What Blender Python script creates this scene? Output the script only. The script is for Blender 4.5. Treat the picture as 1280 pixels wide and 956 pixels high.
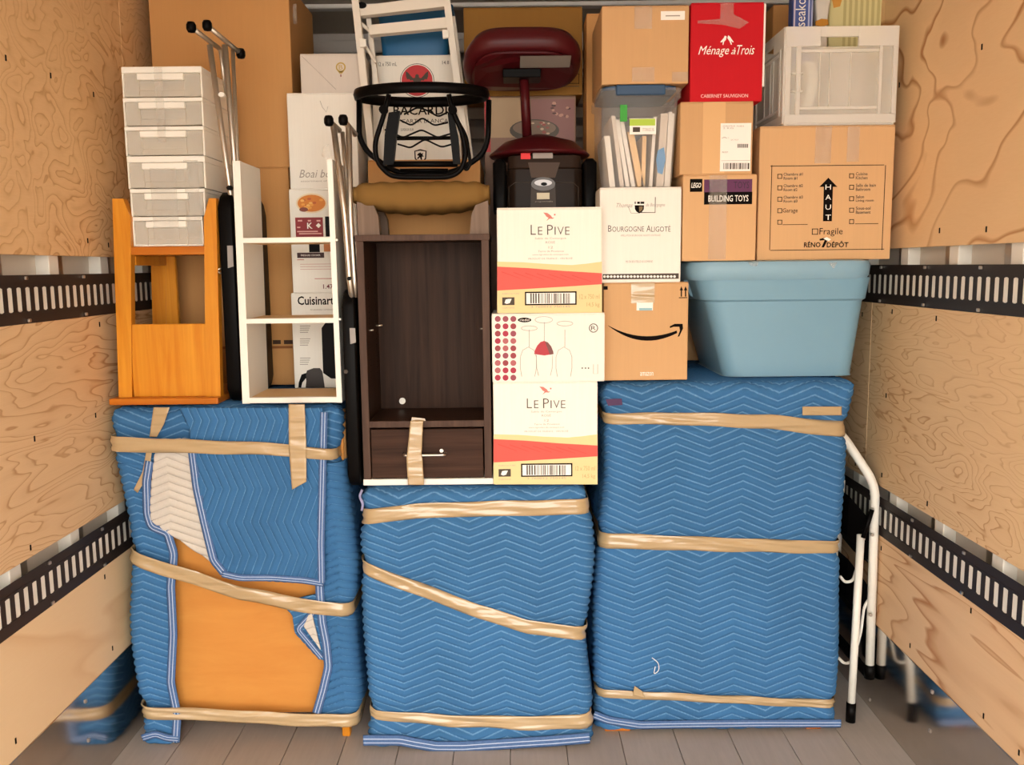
import bpy, bmesh, math, random
import numpy as np
from mathutils import Vector, Matrix

for o in list(bpy.data.objects): bpy.data.objects.remove(o)
scene = bpy.context.scene
col = scene.collection

# ------------------------------------------------------------------ camera
FPX = 1100.0; HC = 1.5; DC = 2.64; ROLL = 0.011
PITCH = math.atan((478 - 333) / FPX)
CP, SP = math.cos(PITCH), math.sin(PITCH)
cam_data = bpy.data.cameras.new('camera'); cam_data.sensor_width = 36.0
cam_data.lens = FPX / 1280 * 36.0; cam_data.clip_start = 0.05
cam = bpy.data.objects.new('camera', cam_data); col.objects.link(cam)
_r = Vector((1, 0, 0)); _u = Vector((0, SP, CP)); _f = Vector((0, CP, -SP))
_right = (_r - ROLL * _u).normalized(); _up = (_u + ROLL * _r).normalized()
cam.matrix_world = Matrix(((_right.x, _up.x, -_f.x, 0), (_right.y, _up.y, -_f.y, -DC), (_right.z, _up.z, -_f.z, HC), (0, 0, 0, 1)))
scene.camera = cam

# ------------------------------------------------------------------ sky and exposure
wd = bpy.data.worlds.new('daylight'); scene.world = wd; wd.use_nodes = True
bg = wd.node_tree.nodes['Background']
bg.inputs['Color'].default_value = (1.0, 0.955, 0.88, 1); bg.inputs['Strength'].default_value = 2.6
vs = scene.view_settings
vs.view_transform = 'Standard'; vs.look = 'None'; vs.gamma = 1.0; vs.use_curve_mapping = False
vs.exposure = 1.58

# ------------------------------------------------------------------ measuring helpers
def ray(px, py):
    a = (px - 640) / FPX; b = (478 - py) / FPX
    a, b = a + b * ROLL, b - a * ROLL
    return a, CP + b * SP, -SP + b * CP
def W(px, py, Y):
    r = ray(px, py); t = (Y + DC) / r[1]
    return Vector((r[0] * t, Y, HC + r[2] * t))
def WX(px, py, X):
    r = ray(px, py); t = X / r[0]
    return Vector((X, -DC + r[1] * t, HC + r[2] * t))
def WZ(px, py, Z):
    r = ray(px, py); t = (Z - HC) / r[2]
    return Vector((r[0] * t, -DC + r[1] * t, Z))
def RC(x0, y0, x1, y1, Y):
    xm, ym = (x0 + x1) / 2, (y0 + y1) / 2
    return W(x0, ym, Y).x, W(x1, ym, Y).x, W(xm, y1, Y).z, W(xm, y0, Y).z
def ZP(px, py, Y): return W(px, py, Y).z
def XP(px, py, Y): return W(px, py, Y).x

# ------------------------------------------------------------------ objects
ORG = {}
def empty(name, loc, label, cat, group=None):
    o = bpy.data.objects.new(name, None); col.objects.link(o)
    o.empty_display_size = 0.05
    o.location = loc; ORG[o.name] = Vector(loc)
    o['label'] = label; o['category'] = cat
    if group: o['group'] = group
    return o
def link(name, me, mat, parent=None, smooth=False):
    o = bpy.data.objects.new(name, me); col.objects.link(o)
    if mat is not None:
        if not me.materials: me.materials.append(mat)
    if parent is not None:
        org = ORG.get(parent.name, Vector((0, 0, 0)))
        o.parent = parent; me.transform(Matrix.Translation(-org)); ORG[o.name] = org
    if smooth: me.shade_smooth()
    return o
def tag(o, label=None, cat=None, group=None, kind=None):
    for k, v in (('label', label), ('category', cat), ('group', group), ('kind', kind)):
        if v: o[k] = v
    return o
def frombm(name, bm, mat, parent=None, smooth=False):
    bmesh.ops.recalc_face_normals(bm, faces=bm.faces)
    me = bpy.data.meshes.new(name); bm.to_mesh(me); bm.free()
    return link(name, me, mat, parent, smooth)
def frompy(name, v, f, mat, parent=None, smooth=False, fix=True):
    me = bpy.data.meshes.new(name); me.from_pydata([tuple(p) for p in v], [], f); me.update()
    if fix:
        bm = bmesh.new(); bm.from_mesh(me); bmesh.ops.recalc_face_normals(bm, faces=bm.faces); bm.to_mesh(me); bm.free()
    return link(name, me, mat, parent, smooth)
def bmbox(bm, x0, x1, y0, y1, z0, z1, bev=0.0, seg=2, M=None):
    n = bmesh.ops.create_cube(bm, size=1)['verts']
    for v in n:
        v.co = Vector((x0 + (v.co.x + .5) * (x1 - x0), y0 + (v.co.y + .5) * (y1 - y0), z0 + (v.co.z + .5) * (z1 - z0)))
        if M is not None: v.co = M @ v.co
    if bev > 0:
        ed = list({e for v in n for e in v.link_edges})
        bmesh.ops.bevel(bm, geom=ed, offset=bev, segments=seg, affect='EDGES', profile=0.5)
def box(name, parent, mat, x0, x1, y0, y1, z0, z1, bev=0.002, seg=1, M=None):
    bm = bmesh.new(); bmbox(bm, x0, x1, y0, y1, z0, z1, bev, seg, M)
    return frombm(name, bm, mat, parent)
def boxes(name, parent, mat, lst, bev=0.0015):
    bm = bmesh.new()
    for b in lst: bmbox(bm, *b, bev, 1)
    return frombm(name, bm, mat, parent)
def prism(name, parent, mat, pts, y0, y1, bev=0.0, smooth=False):
    """pts: (x,z) outline, extruded from y0 to y1"""
    n = len(pts); v = [(p[0], y0, p[1]) for p in pts] + [(p[0], y1, p[1]) for p in pts]
    f = [list(range(n)), list(range(2 * n - 1, n - 1, -1))] + [[i, (i + 1) % n, n + (i + 1) % n, n + i] for i in range(n)]
    return frompy(name, v, f, mat, parent, smooth)
def ppoly(name, parent, mat, px, Y, th=0.0006):
    """flat print: outline given on the frontal plane Y"""
    pts = [(W(a, b, Y).x, W(a, b, Y).z) for a, b in px]
    return prism(name, parent, mat, pts, Y - th, Y + 0.0002)
def prect(name, parent, mat, x0, y0, x1, y1, Y, th=0.0006):
    a = RC(x0, y0, x1, y1, Y)
    return box(name, parent, mat, a[0], a[1], Y - th, Y + .0002, a[2], a[3], 0)
def prects(name, parent, mat, rects, Y, th=0.0006):
    return boxes(name, parent, mat, [(r[0], r[1], Y - th, Y + .0002, r[2], r[3]) for r in [RC(*q, Y) for q in rects]], 0)
def pcirc(cx, cy, rx, ry=None, n=28, a0=0, a1=360):
    ry = ry or rx
    return [(cx + rx * math.cos(math.radians(a0 + (a1 - a0) * i / n)), cy - ry * math.sin(math.radians(a0 + (a1 - a0) * i / n))) for i in range(n if a1 - a0 == 360 else n + 1)]
def sweep(pts, r, n=10, closed=False, sq=None):
    """tube along pts; r scalar or list; sq=(w,h) for a flat bar"""
    P = [Vector(p) for p in pts]; m = len(P); v = []; f = []
    rr = r if isinstance(r, (list, tuple)) else [r] * m
    T = []
    for i in range(m):
        a = P[(i - 1) % m] if (closed or i > 0) else P[i]
        b = P[(i + 1) % m] if (closed or i < m - 1) else P[i]
        T.append((b - a).normalized())
    ref = Vector((0, 1, 0)) if abs(T[0].y) < .9 else Vector((1, 0, 0))
    nrm = (ref - ref.dot(T[0]) * T[0]).normalized()
    for i in range(m):
        nrm = (nrm - nrm.dot(T[i]) * T[i]).normalized(); bn = T[i].cross(nrm)
        for k in range(n):
            a = 2 * math.pi * k / n
            v.append(P[i] + rr[i] * (math.cos(a) * nrm + math.sin(a) * bn))
    for i in range(m if closed else m - 1):
        j = (i + 1) % m
        for k in range(n): f.append([i * n + k, i * n + (k + 1) % n, j * n + (k + 1) % n, j * n + k])
    if not closed: f += [list(range(n - 1, -1, -1)), list(range((m - 1) * n, m * n))]
    return v, f
def rounded(pts, r=0.03, k=5):
    P = [Vector(p) for p in pts]; out = [P[0]]
    for i in range(1, len(P) - 1):
        a, b, c = P[i - 1], P[i], P[i + 1]
        d = min(r, (b - a).length * .48, (c - b).length * .48)
        p0 = b + (a - b).normalized() * d; p1 = b + (c - b).normalized() * d
        for j in range(k + 1):
            t = j / k; out.append((1 - t) ** 2 * p0 + 2 * t * (1 - t) * b + t * t * p1)
    return out + [P[-1]]
def tube(name, parent, mat, pts, r, n=10, closed=False, rnd=0):
    if rnd: pts = rounded(pts, rnd)
    v, f = sweep(pts, r, n, closed); return frompy(name, v, f, mat, parent, True)
def ptube(name, parent, mat, px, Y, r, rnd=0, n=8, closed=False):
    ys = Y if isinstance(Y, (list, tuple)) else [Y] * len(px)
    return tube(name, parent, mat, [W(a, b, y) for (a, b), y in zip(px, ys)], r, n, closed, rnd)
def ring_rr(x0, x1, y0, y1, z, r, k=4):
    out = []
    for cx, cy, a in ((x1 - r, y1 - r, 0), (x0 + r, y1 - r, 90), (x0 + r, y0 + r, 180), (x1 - r, y0 + r, 270)):
        for i in range(k + 1):
            t = math.radians(a + 90 * i / k); out.append((cx + r * math.cos(t), cy + r * math.sin(t), z))
    return out
def loft(name, parent, mat, secs, k=4, capb=True, capt=True, smooth=True):
    v = []; f = []
    for s in secs: v += ring_rr(*s, k=k)
    n = 4 * (k + 1)
    for i in range(len(secs) - 1):
        for j in range(n): f.append([i * n + j, i * n + (j + 1) % n, (i + 1) * n + (j + 1) % n, (i + 1) * n + j])
    if capb: f.append(list(range(n - 1, -1, -1)))
    if capt: f.append(list(range((len(secs) - 1) * n, len(secs) * n)))
    return frompy(name, v, f, mat, parent, smooth)
def lathe(name, parent, mat, prof, c, n=32, sx=1, sy=1, smooth=True):
    v = []; f = []; m = len(prof)
    for i in range(n):
        a = 2 * math.pi * i / n
        for r, z in prof: v.append((c[0] + sx * r * math.cos(a), c[1] + sy * r * math.sin(a), c[2] + z))
    for i in range(n):
        j = (i + 1) % n
        for q in range(m - 1): f.append([i * m + q, j * m + q, j * m + q + 1, i * m + q + 1])
    return frompy(name, v, f, mat, parent, smooth)
def autosmooth(o, ang=40):
    me = o.data; me.shade_smooth()
    bm = bmesh.new(); bm.from_mesh(me)
    for e in bm.edges:
        if len(e.link_faces) == 2 and e.calc_face_angle(0) > math.radians(ang): e.smooth = False
    bm.to_mesh(me); bm.free(); return o
def text(parent, mat, s, x0, y0, x1, y1, Y, shear=0, rot=0, bold=0, name='printed_lettering', space=1.0, off=0.0008):
    """lettering fitted to the frontal rectangle, lying flat on plane Y"""
    cu = bpy.data.curves.new('t', 'FONT'); cu.body = s; cu.size = 1; cu.shear = shear; cu.resolution_u = 2
    cu.offset = bold; cu.space_character = space
    ob = bpy.data.objects.new('t', cu); me = bpy.data.meshes.new_from_object(ob)
    bpy.data.objects.remove(ob); bpy.data.curves.remove(cu)
    n = len(me.vertices)
    if n == 0: return None
    co = np.empty(n * 3); me.vertices.foreach_get('co', co); co = co.reshape(-1, 3)
    if rot:
        c, sn = math.cos(math.radians(rot)), math.sin(math.radians(rot))
        co[:, :2] = np.stack([co[:, 0] * c - co[:, 1] * sn, co[:, 0] * sn + co[:, 1] * c], 1)
    mn, mx = co.min(0), co.max(0); a = RC(x0, y0, x1, y1, Y)
    u = (co[:, 0] - mn[0]) / max(1e-6, mx[0] - mn[0]); w = (co[:, 1] - mn[1]) / max(1e-6, mx[1] - mn[1])
    out = np.stack([a[0] + u * (a[1] - a[0]), np.full(n, Y - off), a[2] + w * (a[3] - a[2])], 1)
    me.vertices.foreach_set('co', out.ravel()); me.update(); me.name = name
    me.materials.clear()
    return link(name, me, mat, parent)
# ------------------------------------------------------------------ materials
def lin(c): return tuple(((x / 255) / 12.92 if x / 255 <= .04045 else ((x / 255 + .055) / 1.055) ** 2.4) for x in c) + (1,)
class NT:
    def __init__(s, name):
        s.m = bpy.data.materials.new(name); s.m.use_nodes = True; s.t = s.m.node_tree; s.n = s.t.nodes; s.b = s.n['Principled BSDF']
    def add(s, typ, ins=None, **kw):
        nd = s.n.new(typ)
        for k, v in kw.items(): setattr(nd, k, v)
        for k, v in (ins or {}).items(): s.set(nd, k, v)
        return nd
    def set(s, nd, k, v):
        i = nd.inputs[k]
        if isinstance(v, bpy.types.NodeSocket): s.t.links.new(v, i)
        else: i.default_value = v
    def math(s, op, a, b=None, c=None):
        nd = s.n.new('ShaderNodeMath'); nd.operation = op
        for i, x in enumerate((a, b, c)):
            if x is not None: s.set(nd, i, x)
        return nd.outputs[0]
    def mix(s, f, a, b):
        nd = s.n.new('ShaderNodeMix'); nd.data_type = 'RGBA'
        s.set(nd, 0, f); s.set(nd, 6, a); s.set(nd, 7, b); return nd.outputs[2]
    def ramp(s, f, stops):
        nd = s.n.new('ShaderNodeValToRGB'); s.set(nd, 0, f); e = nd.color_ramp.elements
        while len(e) < len(stops): e.new(.5)
        for q, (p, c) in zip(e, stops): q.position = p; q.color = c if len(c) == 4 else (*c, 1)
        return nd.outputs[0]
    def coord(s, scale=(1, 1, 1), loc=(0, 0, 0), kind='Object', rot=(0, 0, 0)):
        tc = s.n.new('ShaderNodeTexCoord')
        mp = s.add('ShaderNodeMapping', {'Vector': tc.outputs[kind], 'Scale': scale, 'Location': loc, 'Rotation': rot})
        return mp.outputs[0]
    def noise(s, vec, scale, detail=2, rough=.5, dist=0):
        return s.add('ShaderNodeTexNoise', {'Vector': vec, 'Scale': scale, 'Detail': detail, 'Roughness': rough, 'Distortion': dist}).outputs[0]
    def bump(s, h, strength=.3, dist=.002):
        s.set(s.b, 'Normal', s.add('ShaderNodeBump', {'Height': h, 'Strength': strength, 'Distance': dist}).outputs[0])
    def base(s, c, rough=.6, metal=0, spec=None):
        s.set(s.b, 'Base Color', c); s.set(s.b, 'Roughness', rough); s.set(s.b, 'Metallic', metal)
        if spec is not None: s.set(s.b, 'Specular IOR Level', spec)
        return s.m
_pc = {}
def plain(c, rough=.55, metal=0, spec=.4):
    k = (c, rough, metal, spec)
    if k not in _pc:
        t = NT('paint_%d_%d_%d' % c); nz = t.noise(t.coord(), 9, 3)
        cc = t.mix(t.math('MULTIPLY', nz, .18), lin(c), lin(tuple(int(x * .86) for x in c)))
        _pc[k] = t.base(cc, rough, metal, spec)
    return _pc[k]
def plywood(name, seed, light, dark, lines=9, wid=.35, sc=(1, .55, 1.5), big=2.2, blot=None, fine=.5, mixf=.8):
    t = NT(name); v = t.coord(sc, (seed * 3.1, seed * 1.7, seed * .9))
    n = t.noise(v, big, 2.5, .45, .35)
    fr = t.math('FRACT', t.math('MULTIPLY', n, lines))
    line = t.ramp(fr, [(0, (0, 0, 0)), (.50, (.06,) * 3), (.80, (wid,) * 3), (.93, (1, 1, 1)), (1, (0, 0, 0))])
    vf = t.coord((sc[0] * 4, sc[1] * 4, sc[2] * 30), (seed, 0, 0)); fn = t.noise(vf, 8, 4, .6)
    lowm = t.noise(v, 1.2, 2, .5)
    c0 = t.mix(t.math('MULTIPLY', fn, fine), lin(light), lin(tuple(int(l * .6 + d * .4) for l, d in zip(light, dark))))
    patch = t.ramp(t.noise(t.coord((1, 1, 1), (seed, 2, 5)), 1.6, 2), [(.35, (.45,) * 3), (.6, (1, 1, 1))])
    f = t.math('MULTIPLY', t.math('MULTIPLY', line, patch), mixf)
    c1 = t.mix(f, c0, lin(dark))
    c2 = t.mix(t.math('MULTIPLY', lowm, .22), c1, lin(blot or dark))
    t.bump(t.math('ADD', t.math('MULTIPLY', fn, .4), t.math('MULTIPLY', line, -.6)), .18, .002)
    return t.base(c2, .62, 0, .3)
def cardboard(name, c, vert=True, c2=None):
    t = NT(name); v = t.coord((60, 60, 2) if vert else (2, 2, 60)); n = t.noise(v, 2.2, 3, .6)
    b = t.noise(t.coord(), 5, 3)
    cc = t.mix(t.math('MULTIPLY', n, .35), lin(c), lin(c2 or tuple(int(x * .87) for x in c)))
    cc = t.mix(t.math('MULTIPLY', b, .25), cc, lin(tuple(min(255, int(x * 1.08)) for x in c)))
    t.bump(n, .08, .001)
    return t.base(cc, .7, 0, .25)
def wood(name, a, b, axis='Z', scale=1.0, rough=.45, streak=26, spec=.3):
    s = {'X': (1.2, streak, streak), 'Y': (streak, 1.2, streak), 'Z': (streak, streak, 1.2)}[axis]
    t = NT(name); v = t.coord(tuple(q * scale for q in s)); n = t.noise(v, 1.6, 5, .65, .5)
    m = t.noise(t.coord((3, 3, 3)), 1.5, 2)
    f = t.ramp(n, [(.3, (0, 0, 0)), (.7, (1, 1, 1))])
    cc = t.mix(f, lin(a), lin(b)); cc = t.mix(t.math('MULTIPLY', m, .3), cc, lin(a))
    t.bump(n, .1, .001)
    return t.base(cc, rough, 0, spec)
def clear(name, c, op=.3, rough=.15):
    t = NT(name); t.base(lin(c), rough, 0, .5)
    tr = t.add('ShaderNodeBsdfTransparent', {'Color': (1, 1, 1, 1)})
    lw = t.add('ShaderNodeLayerWeight', {'Blend': .35}).outputs['Facing']
    fac = t.math('ADD', t.math('MULTIPLY', lw, .35), op)
    mx = t.add('ShaderNodeMixShader', {0: fac, 1: tr.outputs[0], 2: t.b.outputs[0]})
    t.t.links.new(mx.outputs[0], t.n['Material Output'].inputs[0]); return t.m
PER, AMP, ROW = .210, .0205, .0246
def blanket_mat(name, c=(62, 111, 159), stitch=(120, 165, 206), swap=False, lining=False):
    t = NT(name); uv = t.n.new('ShaderNodeUVMap').outputs[0]
    sp = t.add('ShaderNodeSeparateXYZ', {0: uv}); s, v = sp.outputs[0], sp.outputs[1]
    if swap: s, v = v, s
    tri = t.math('PINGPONG', s, PER / 2)
    ph = t.math('FRACT', t.math('DIVIDE', t.math('ADD', v, t.math('MULTIPLY', tri, AMP * 4 / PER)), ROW))
    d = t.math('ABSOLUTE', t.math('SUBTRACT', ph, .5))          # .5 at the seam
    dn = t.noise(t.coord((1, 1, 1)), 240, 2)
    st = t.math('MULTIPLY', t.ramp(d, [(.36, (0, 0, 0)), (.47, (1, 1, 1))]), t.math('ADD', t.math('MULTIPLY', dn, 1.2), .1))
    n1 = t.noise(t.coord(), 4, 3); n2 = t.noise(t.coord((1, 1, 1)), 160, 2)
    cc = t.mix(n1, lin(tuple(int(x * .86) for x in c)), lin(tuple(min(255, int(x * 1.1)) for x in c)))
    cc = t.mix(t.math('MULTIPLY', n2, .3), cc, lin(tuple(int(x * .8) for x in c)))
    cc = t.mix(t.math('MULTIPLY', st, .75), cc, lin(stitch))
    t.bump(n2, .25, .001)
    return t.base(cc, .9, 0, .15)
def hem_mat():
    t = NT('hem_binding'); uv = t.n.new('ShaderNodeUVMap').outputs[0]
    v = t.add('ShaderNodeSeparateXYZ', {0: uv}).outputs[1]
    a = t.math('LESS_THAN', t.math('ABSOLUTE', t.math('SUBTRACT', v, .30)), .04)
    b = t.math('LESS_THAN', t.math('ABSOLUTE', t.math('SUBTRACT', v, .66)), .04)
    n = t.noise(t.coord(), 160, 2)
    cc = t.mix(n, lin((92, 120, 164)), lin((66, 94, 142)))
    cc = t.mix(t.math('MULTIPLY', t.math('ADD', a, b), .75), cc, lin((206, 220, 238)))
    return t.base(cc, .85, 0, .15)
def tape_mat(name, c):
    t = NT(name); v = t.coord((2.2, 2.2, 16)); n = t.noise(v, 2.6, .8, .4, .5); m = t.noise(t.coord(), 30, 3)
    cc = t.mix(t.math('MULTIPLY', m, .2), lin(c), lin(tuple(min(255, int(x * 1.06 + 4)) for x in c)))
    t.bump(t.math('ADD', n, t.math('MULTIPLY', m, .12)), .7, .012)
    return t.base(cc, .17, 0, .8)
def metal(name, c, rough=.35, sc=(1, 1, 40)):
    t = NT(name); n = t.noise(t.coord(sc), 6, 3)
    cc = t.mix(t.math('MULTIPLY', n, .3), lin(c), lin(tuple(int(x * .8) for x in c)))
    return t.base(cc, rough, 1.0)
def seal_mat():
    """clear parcel tape: mostly transparent film with white crinkles"""
    t = NT('clear_parcel_tape'); t.base(lin((250, 244, 235)), .15, 0, .6)
    n = t.noise(t.coord((40, 40, 9)), 2.2, 5, .65, 1.4)
    f = t.math('ADD', t.math('MULTIPLY', t.add('ShaderNodeLayerWeight', {'Blend': .35}).outputs['Facing'], .4), .12)
    t.bump(n, 1.0, .012)
    tr = t.add('ShaderNodeBsdfTransparent', {'Color': (1, 1, 1, 1)})
    mx = t.add('ShaderNodeMixShader', {0: f, 1: tr.outputs[0], 2: t.b.outputs[0]})
    t.t.links.new(mx.outputs[0], t.n['Material Output'].inputs[0]); return t.m

M = {}
M['ply_a'] = plywood('plywood_upper_left', 1.3, (246, 210, 160), (176, 114, 58), 14, .3, (1, .8, 1.0), 6.5, fine=.5, mixf=.75)
M['ply_b'] = plywood('plywood_upper_right', 4.1, (248, 214, 166), (172, 106, 50), 8, .06, (1, .9, 1.2), 2.0, fine=.25, mixf=.95)
M['ply_c'] = plywood('plywood_mid', 7.7, (240, 208, 164), (170, 108, 56), 16, .22, (1, .40, 2.0), 4.4, fine=.45, mixf=.85)
M['ply_d'] = plywood('plywood_mid_pale', 9.2, (240, 210, 166), (176, 116, 64), 19, .16, (1, .42, 1.8), 5.4, fine=.45, mixf=.75)
M['ply_e'] = plywood('plywood_low', 2.6, (242, 214, 172), (206, 152, 100), 5, .35, (1, .4, 1.5), 1.6, fine=.4, mixf=.45)
M['ply_f'] = plywood('plywood_low_grainy', 5.5, (240, 206, 164), (176, 110, 62), 14, .3, (1, .24, 2.2), 2.8, fine=.3, mixf=1.0)
M['blue'] = blanket_mat('moving_blanket'); M['blue_v'] = blanket_mat('moving_blanket_upright', swap=True)
M['lining'] = blanket_mat('blanket_lining', (214, 206, 196), (150, 142, 132))
M['hem'] = hem_mat()
M['tape'] = tape_mat('packing_tape', (178, 152, 114)); M['tape_b'] = tape_mat('packing_tape_pale', (186, 160, 122))
M['seal'] = seal_mat()
M['card'] = cardboard('cardboard', (206, 162, 114)); M['card_b'] = cardboard('cardboard_light', (214, 170, 122))
M['card_dark'] = cardboard('cardboard_brown', (204, 150, 92)); M['card_must_shaded'] = cardboard('cardboard_mustard_shaded', (150, 106, 44))  # mustard card: yellowish hue is its own, dimness of shade painted in
M['card_w'] = cardboard('card_white', (240, 234, 224)); M['card_cream'] = cardboard('card_cream', (244, 238, 226))
M['card_grey'] = cardboard('card_grey', (214, 204, 194))
M['red'] = cardboard('card_red', (196, 16, 30)); M['pine'] = wood('pine_varnish', (196, 116, 22), (220, 152, 48), 'Z', 1.0, .3)
M['pine_x'] = wood('pine_varnish_across', (176, 92, 18), (200, 122, 36), 'X', 1.0, .3)
M['hard'] = wood('hardboard', (208, 142, 66), (196, 126, 54), 'X', 1.5, .6, 6)
M['walnut'] = wood('dark_wood', (66, 45, 34), (28, 17, 12), 'Z', .8, .5, 26, .1); M['walnut_x'] = wood('dark_wood_across', (74, 50, 38), (32, 19, 13), 'X', .8, .5, 26, .1)
M['walnut_edge'] = wood('dark_wood_edge', (92, 70, 59), (62, 45, 38), 'Z', 1.2, .5, 26, .12); M['greywood'] = wood('weathered_wood', (128, 106, 90), (98, 78, 64), 'Z', 1.0, .6)
M['white'] = plain((240, 236, 226), .35); M['white_mat'] = plain((232, 224, 212), .6); M['chip'] = plain((228, 188, 134), .6)
M['beige'] = plain((214, 200, 184), .6); M['black'] = plain((9, 7, 7), .4, 0, .07); M['black_mat'] = plain((10, 8, 8), .7, 0, .05)
M['ink'] = plain((18, 13, 12), .8, 0, .06); M['ink_grey'] = plain((84, 76, 70), .8, 0, .06); M['ink_pale'] = plain((168, 158, 148), .7, 0, .2)
M['white_ink'] = plain((250, 244, 236), .6, 0, .2); M['coral'] = plain((226, 82, 70), .55); M['sand'] = plain((232, 206, 150), .6)
M['rail'] = plain((46, 38, 36), .45, 0, .25); M['steel'] = metal('steel_tube', (214, 206, 194), .42)
M['alu'] = metal('aluminium', (190, 184, 178), .3); M['alu_kick'] = metal('aluminium_kick_plate', (220, 213, 206), .13, (1, 3, 3))
M['slatm'] = plain((206, 198, 190), .5); M['bar'] = plain((232, 228, 222), .5); M['screwm'] = metal('screw', (210, 205, 200), .3)
M['skin'] = plain((228, 220, 208), .55); M['tub'] = plain((122, 162, 184), .42); M['tub_lid'] = plain((134, 170, 190), .42)
M['teal'] = plain((16, 96, 146), .4); M['navy'] = plain((30, 66, 100), .4)
M['maroon'] = plain((74, 16, 21), .36, 0, .22); M['under'] = plain((26, 7, 8), .7, 0, .1)
M['clear'] = clear('clear_plastic', (238, 232, 226), .13); M['frost'] = clear('frosted_plastic', (250, 244, 234), .52, .3); M['frost_b'] = clear('frosted_plastic_thin', (248, 240, 226), .30, .25)
M['milk'] = clear('milky_plastic', (250, 246, 236), .88, .35)
M['cushion'] = plain((130, 98, 54), .9, 0, .05); M['machine'] = plain((34, 24, 18), .35, 0, .08); M['machine_b'] = plain((46, 33, 26), .35, 0, .08)
def floor_mat():
    t = NT('floor_plank'); n = t.noise(t.coord((14, 1.2, 1)), 5, 5, .65); m = t.noise(t.coord(), 3.5, 4, .6, .8)
    oi = t.n.new('ShaderNodeObjectInfo').outputs['Random']
    cc = t.mix(n, lin((184, 174, 166)), lin((150, 141, 134)))
    cc = t.mix(t.math('MULTIPLY', m, .45), cc, lin((200, 190, 180)))
    cc = t.mix(t.math('MULTIPLY', oi, .22), cc, lin((134, 125, 118)))
    t.bump(n, .12, .002); return t.base(cc, .42, 0, .4)
M['floor'] = floor_mat()

# ------------------------------------------------------------------ the truck body
WL, WR, YF, YB, ZC = -1.243, 1.205, 1.25, -3.3, 2.52
fl = box('floor', None, plain((70, 64, 62), .8), WL - .08, WR + .08, YB, YF + .19, -.06, -.008, 0); tag(fl, 'grey plank floor of the truck bed', None, None, 'structure')
dx = WZ(710.5, 955, 0).x - WZ(638, 955, 0).x; x0f = WZ(638, 955, 0).x
k0 = int((WL - x0f) / dx) - 1
for k in range(k0, k0 + 17):
    a, b = max(x0f + k * dx, WL), min(x0f + (k + 1) * dx, WR)
    if b - a < .01: continue
    box('plank', fl, M['floor'], a + .001, b - .001, YB, YF, -.02, 0, .0012)
ce = box('ceiling', None, plain((206, 196, 180), .7), WL - .08, WR + .08, YB, YF + .19, ZC, ZC + .03, 0); tag(ce, 'pale flat roof of the truck body', None, None, 'structure')
bw = box('wall_front', None, M['slatm'], WL - .08, WR + .08, YF + .14, YF + .19, -.05, ZC + .03, 0); tag(bw, 'metal slatted front wall of the truck body behind the load', None, None, 'structure')
z = 1.20; i = 0
while z < ZC - .08:
    h = (.05, .046, .052)[i % 3]
    box('slat', bw, M['slatm'], WL, WR, YF - .018, YF - .001, z, z + h, .003); z += h + (.012 if i % 2 else .03); i += 1
bm_ = box('trim_1', None, M['bar'], WL + .001, WR - .001, .95, 1.0, ZP(700, 7, .95), ZP(700, -10, .95), .004); tag(bm_, 'pale metal cross bar under the roof', None, None, 'structure')

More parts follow.
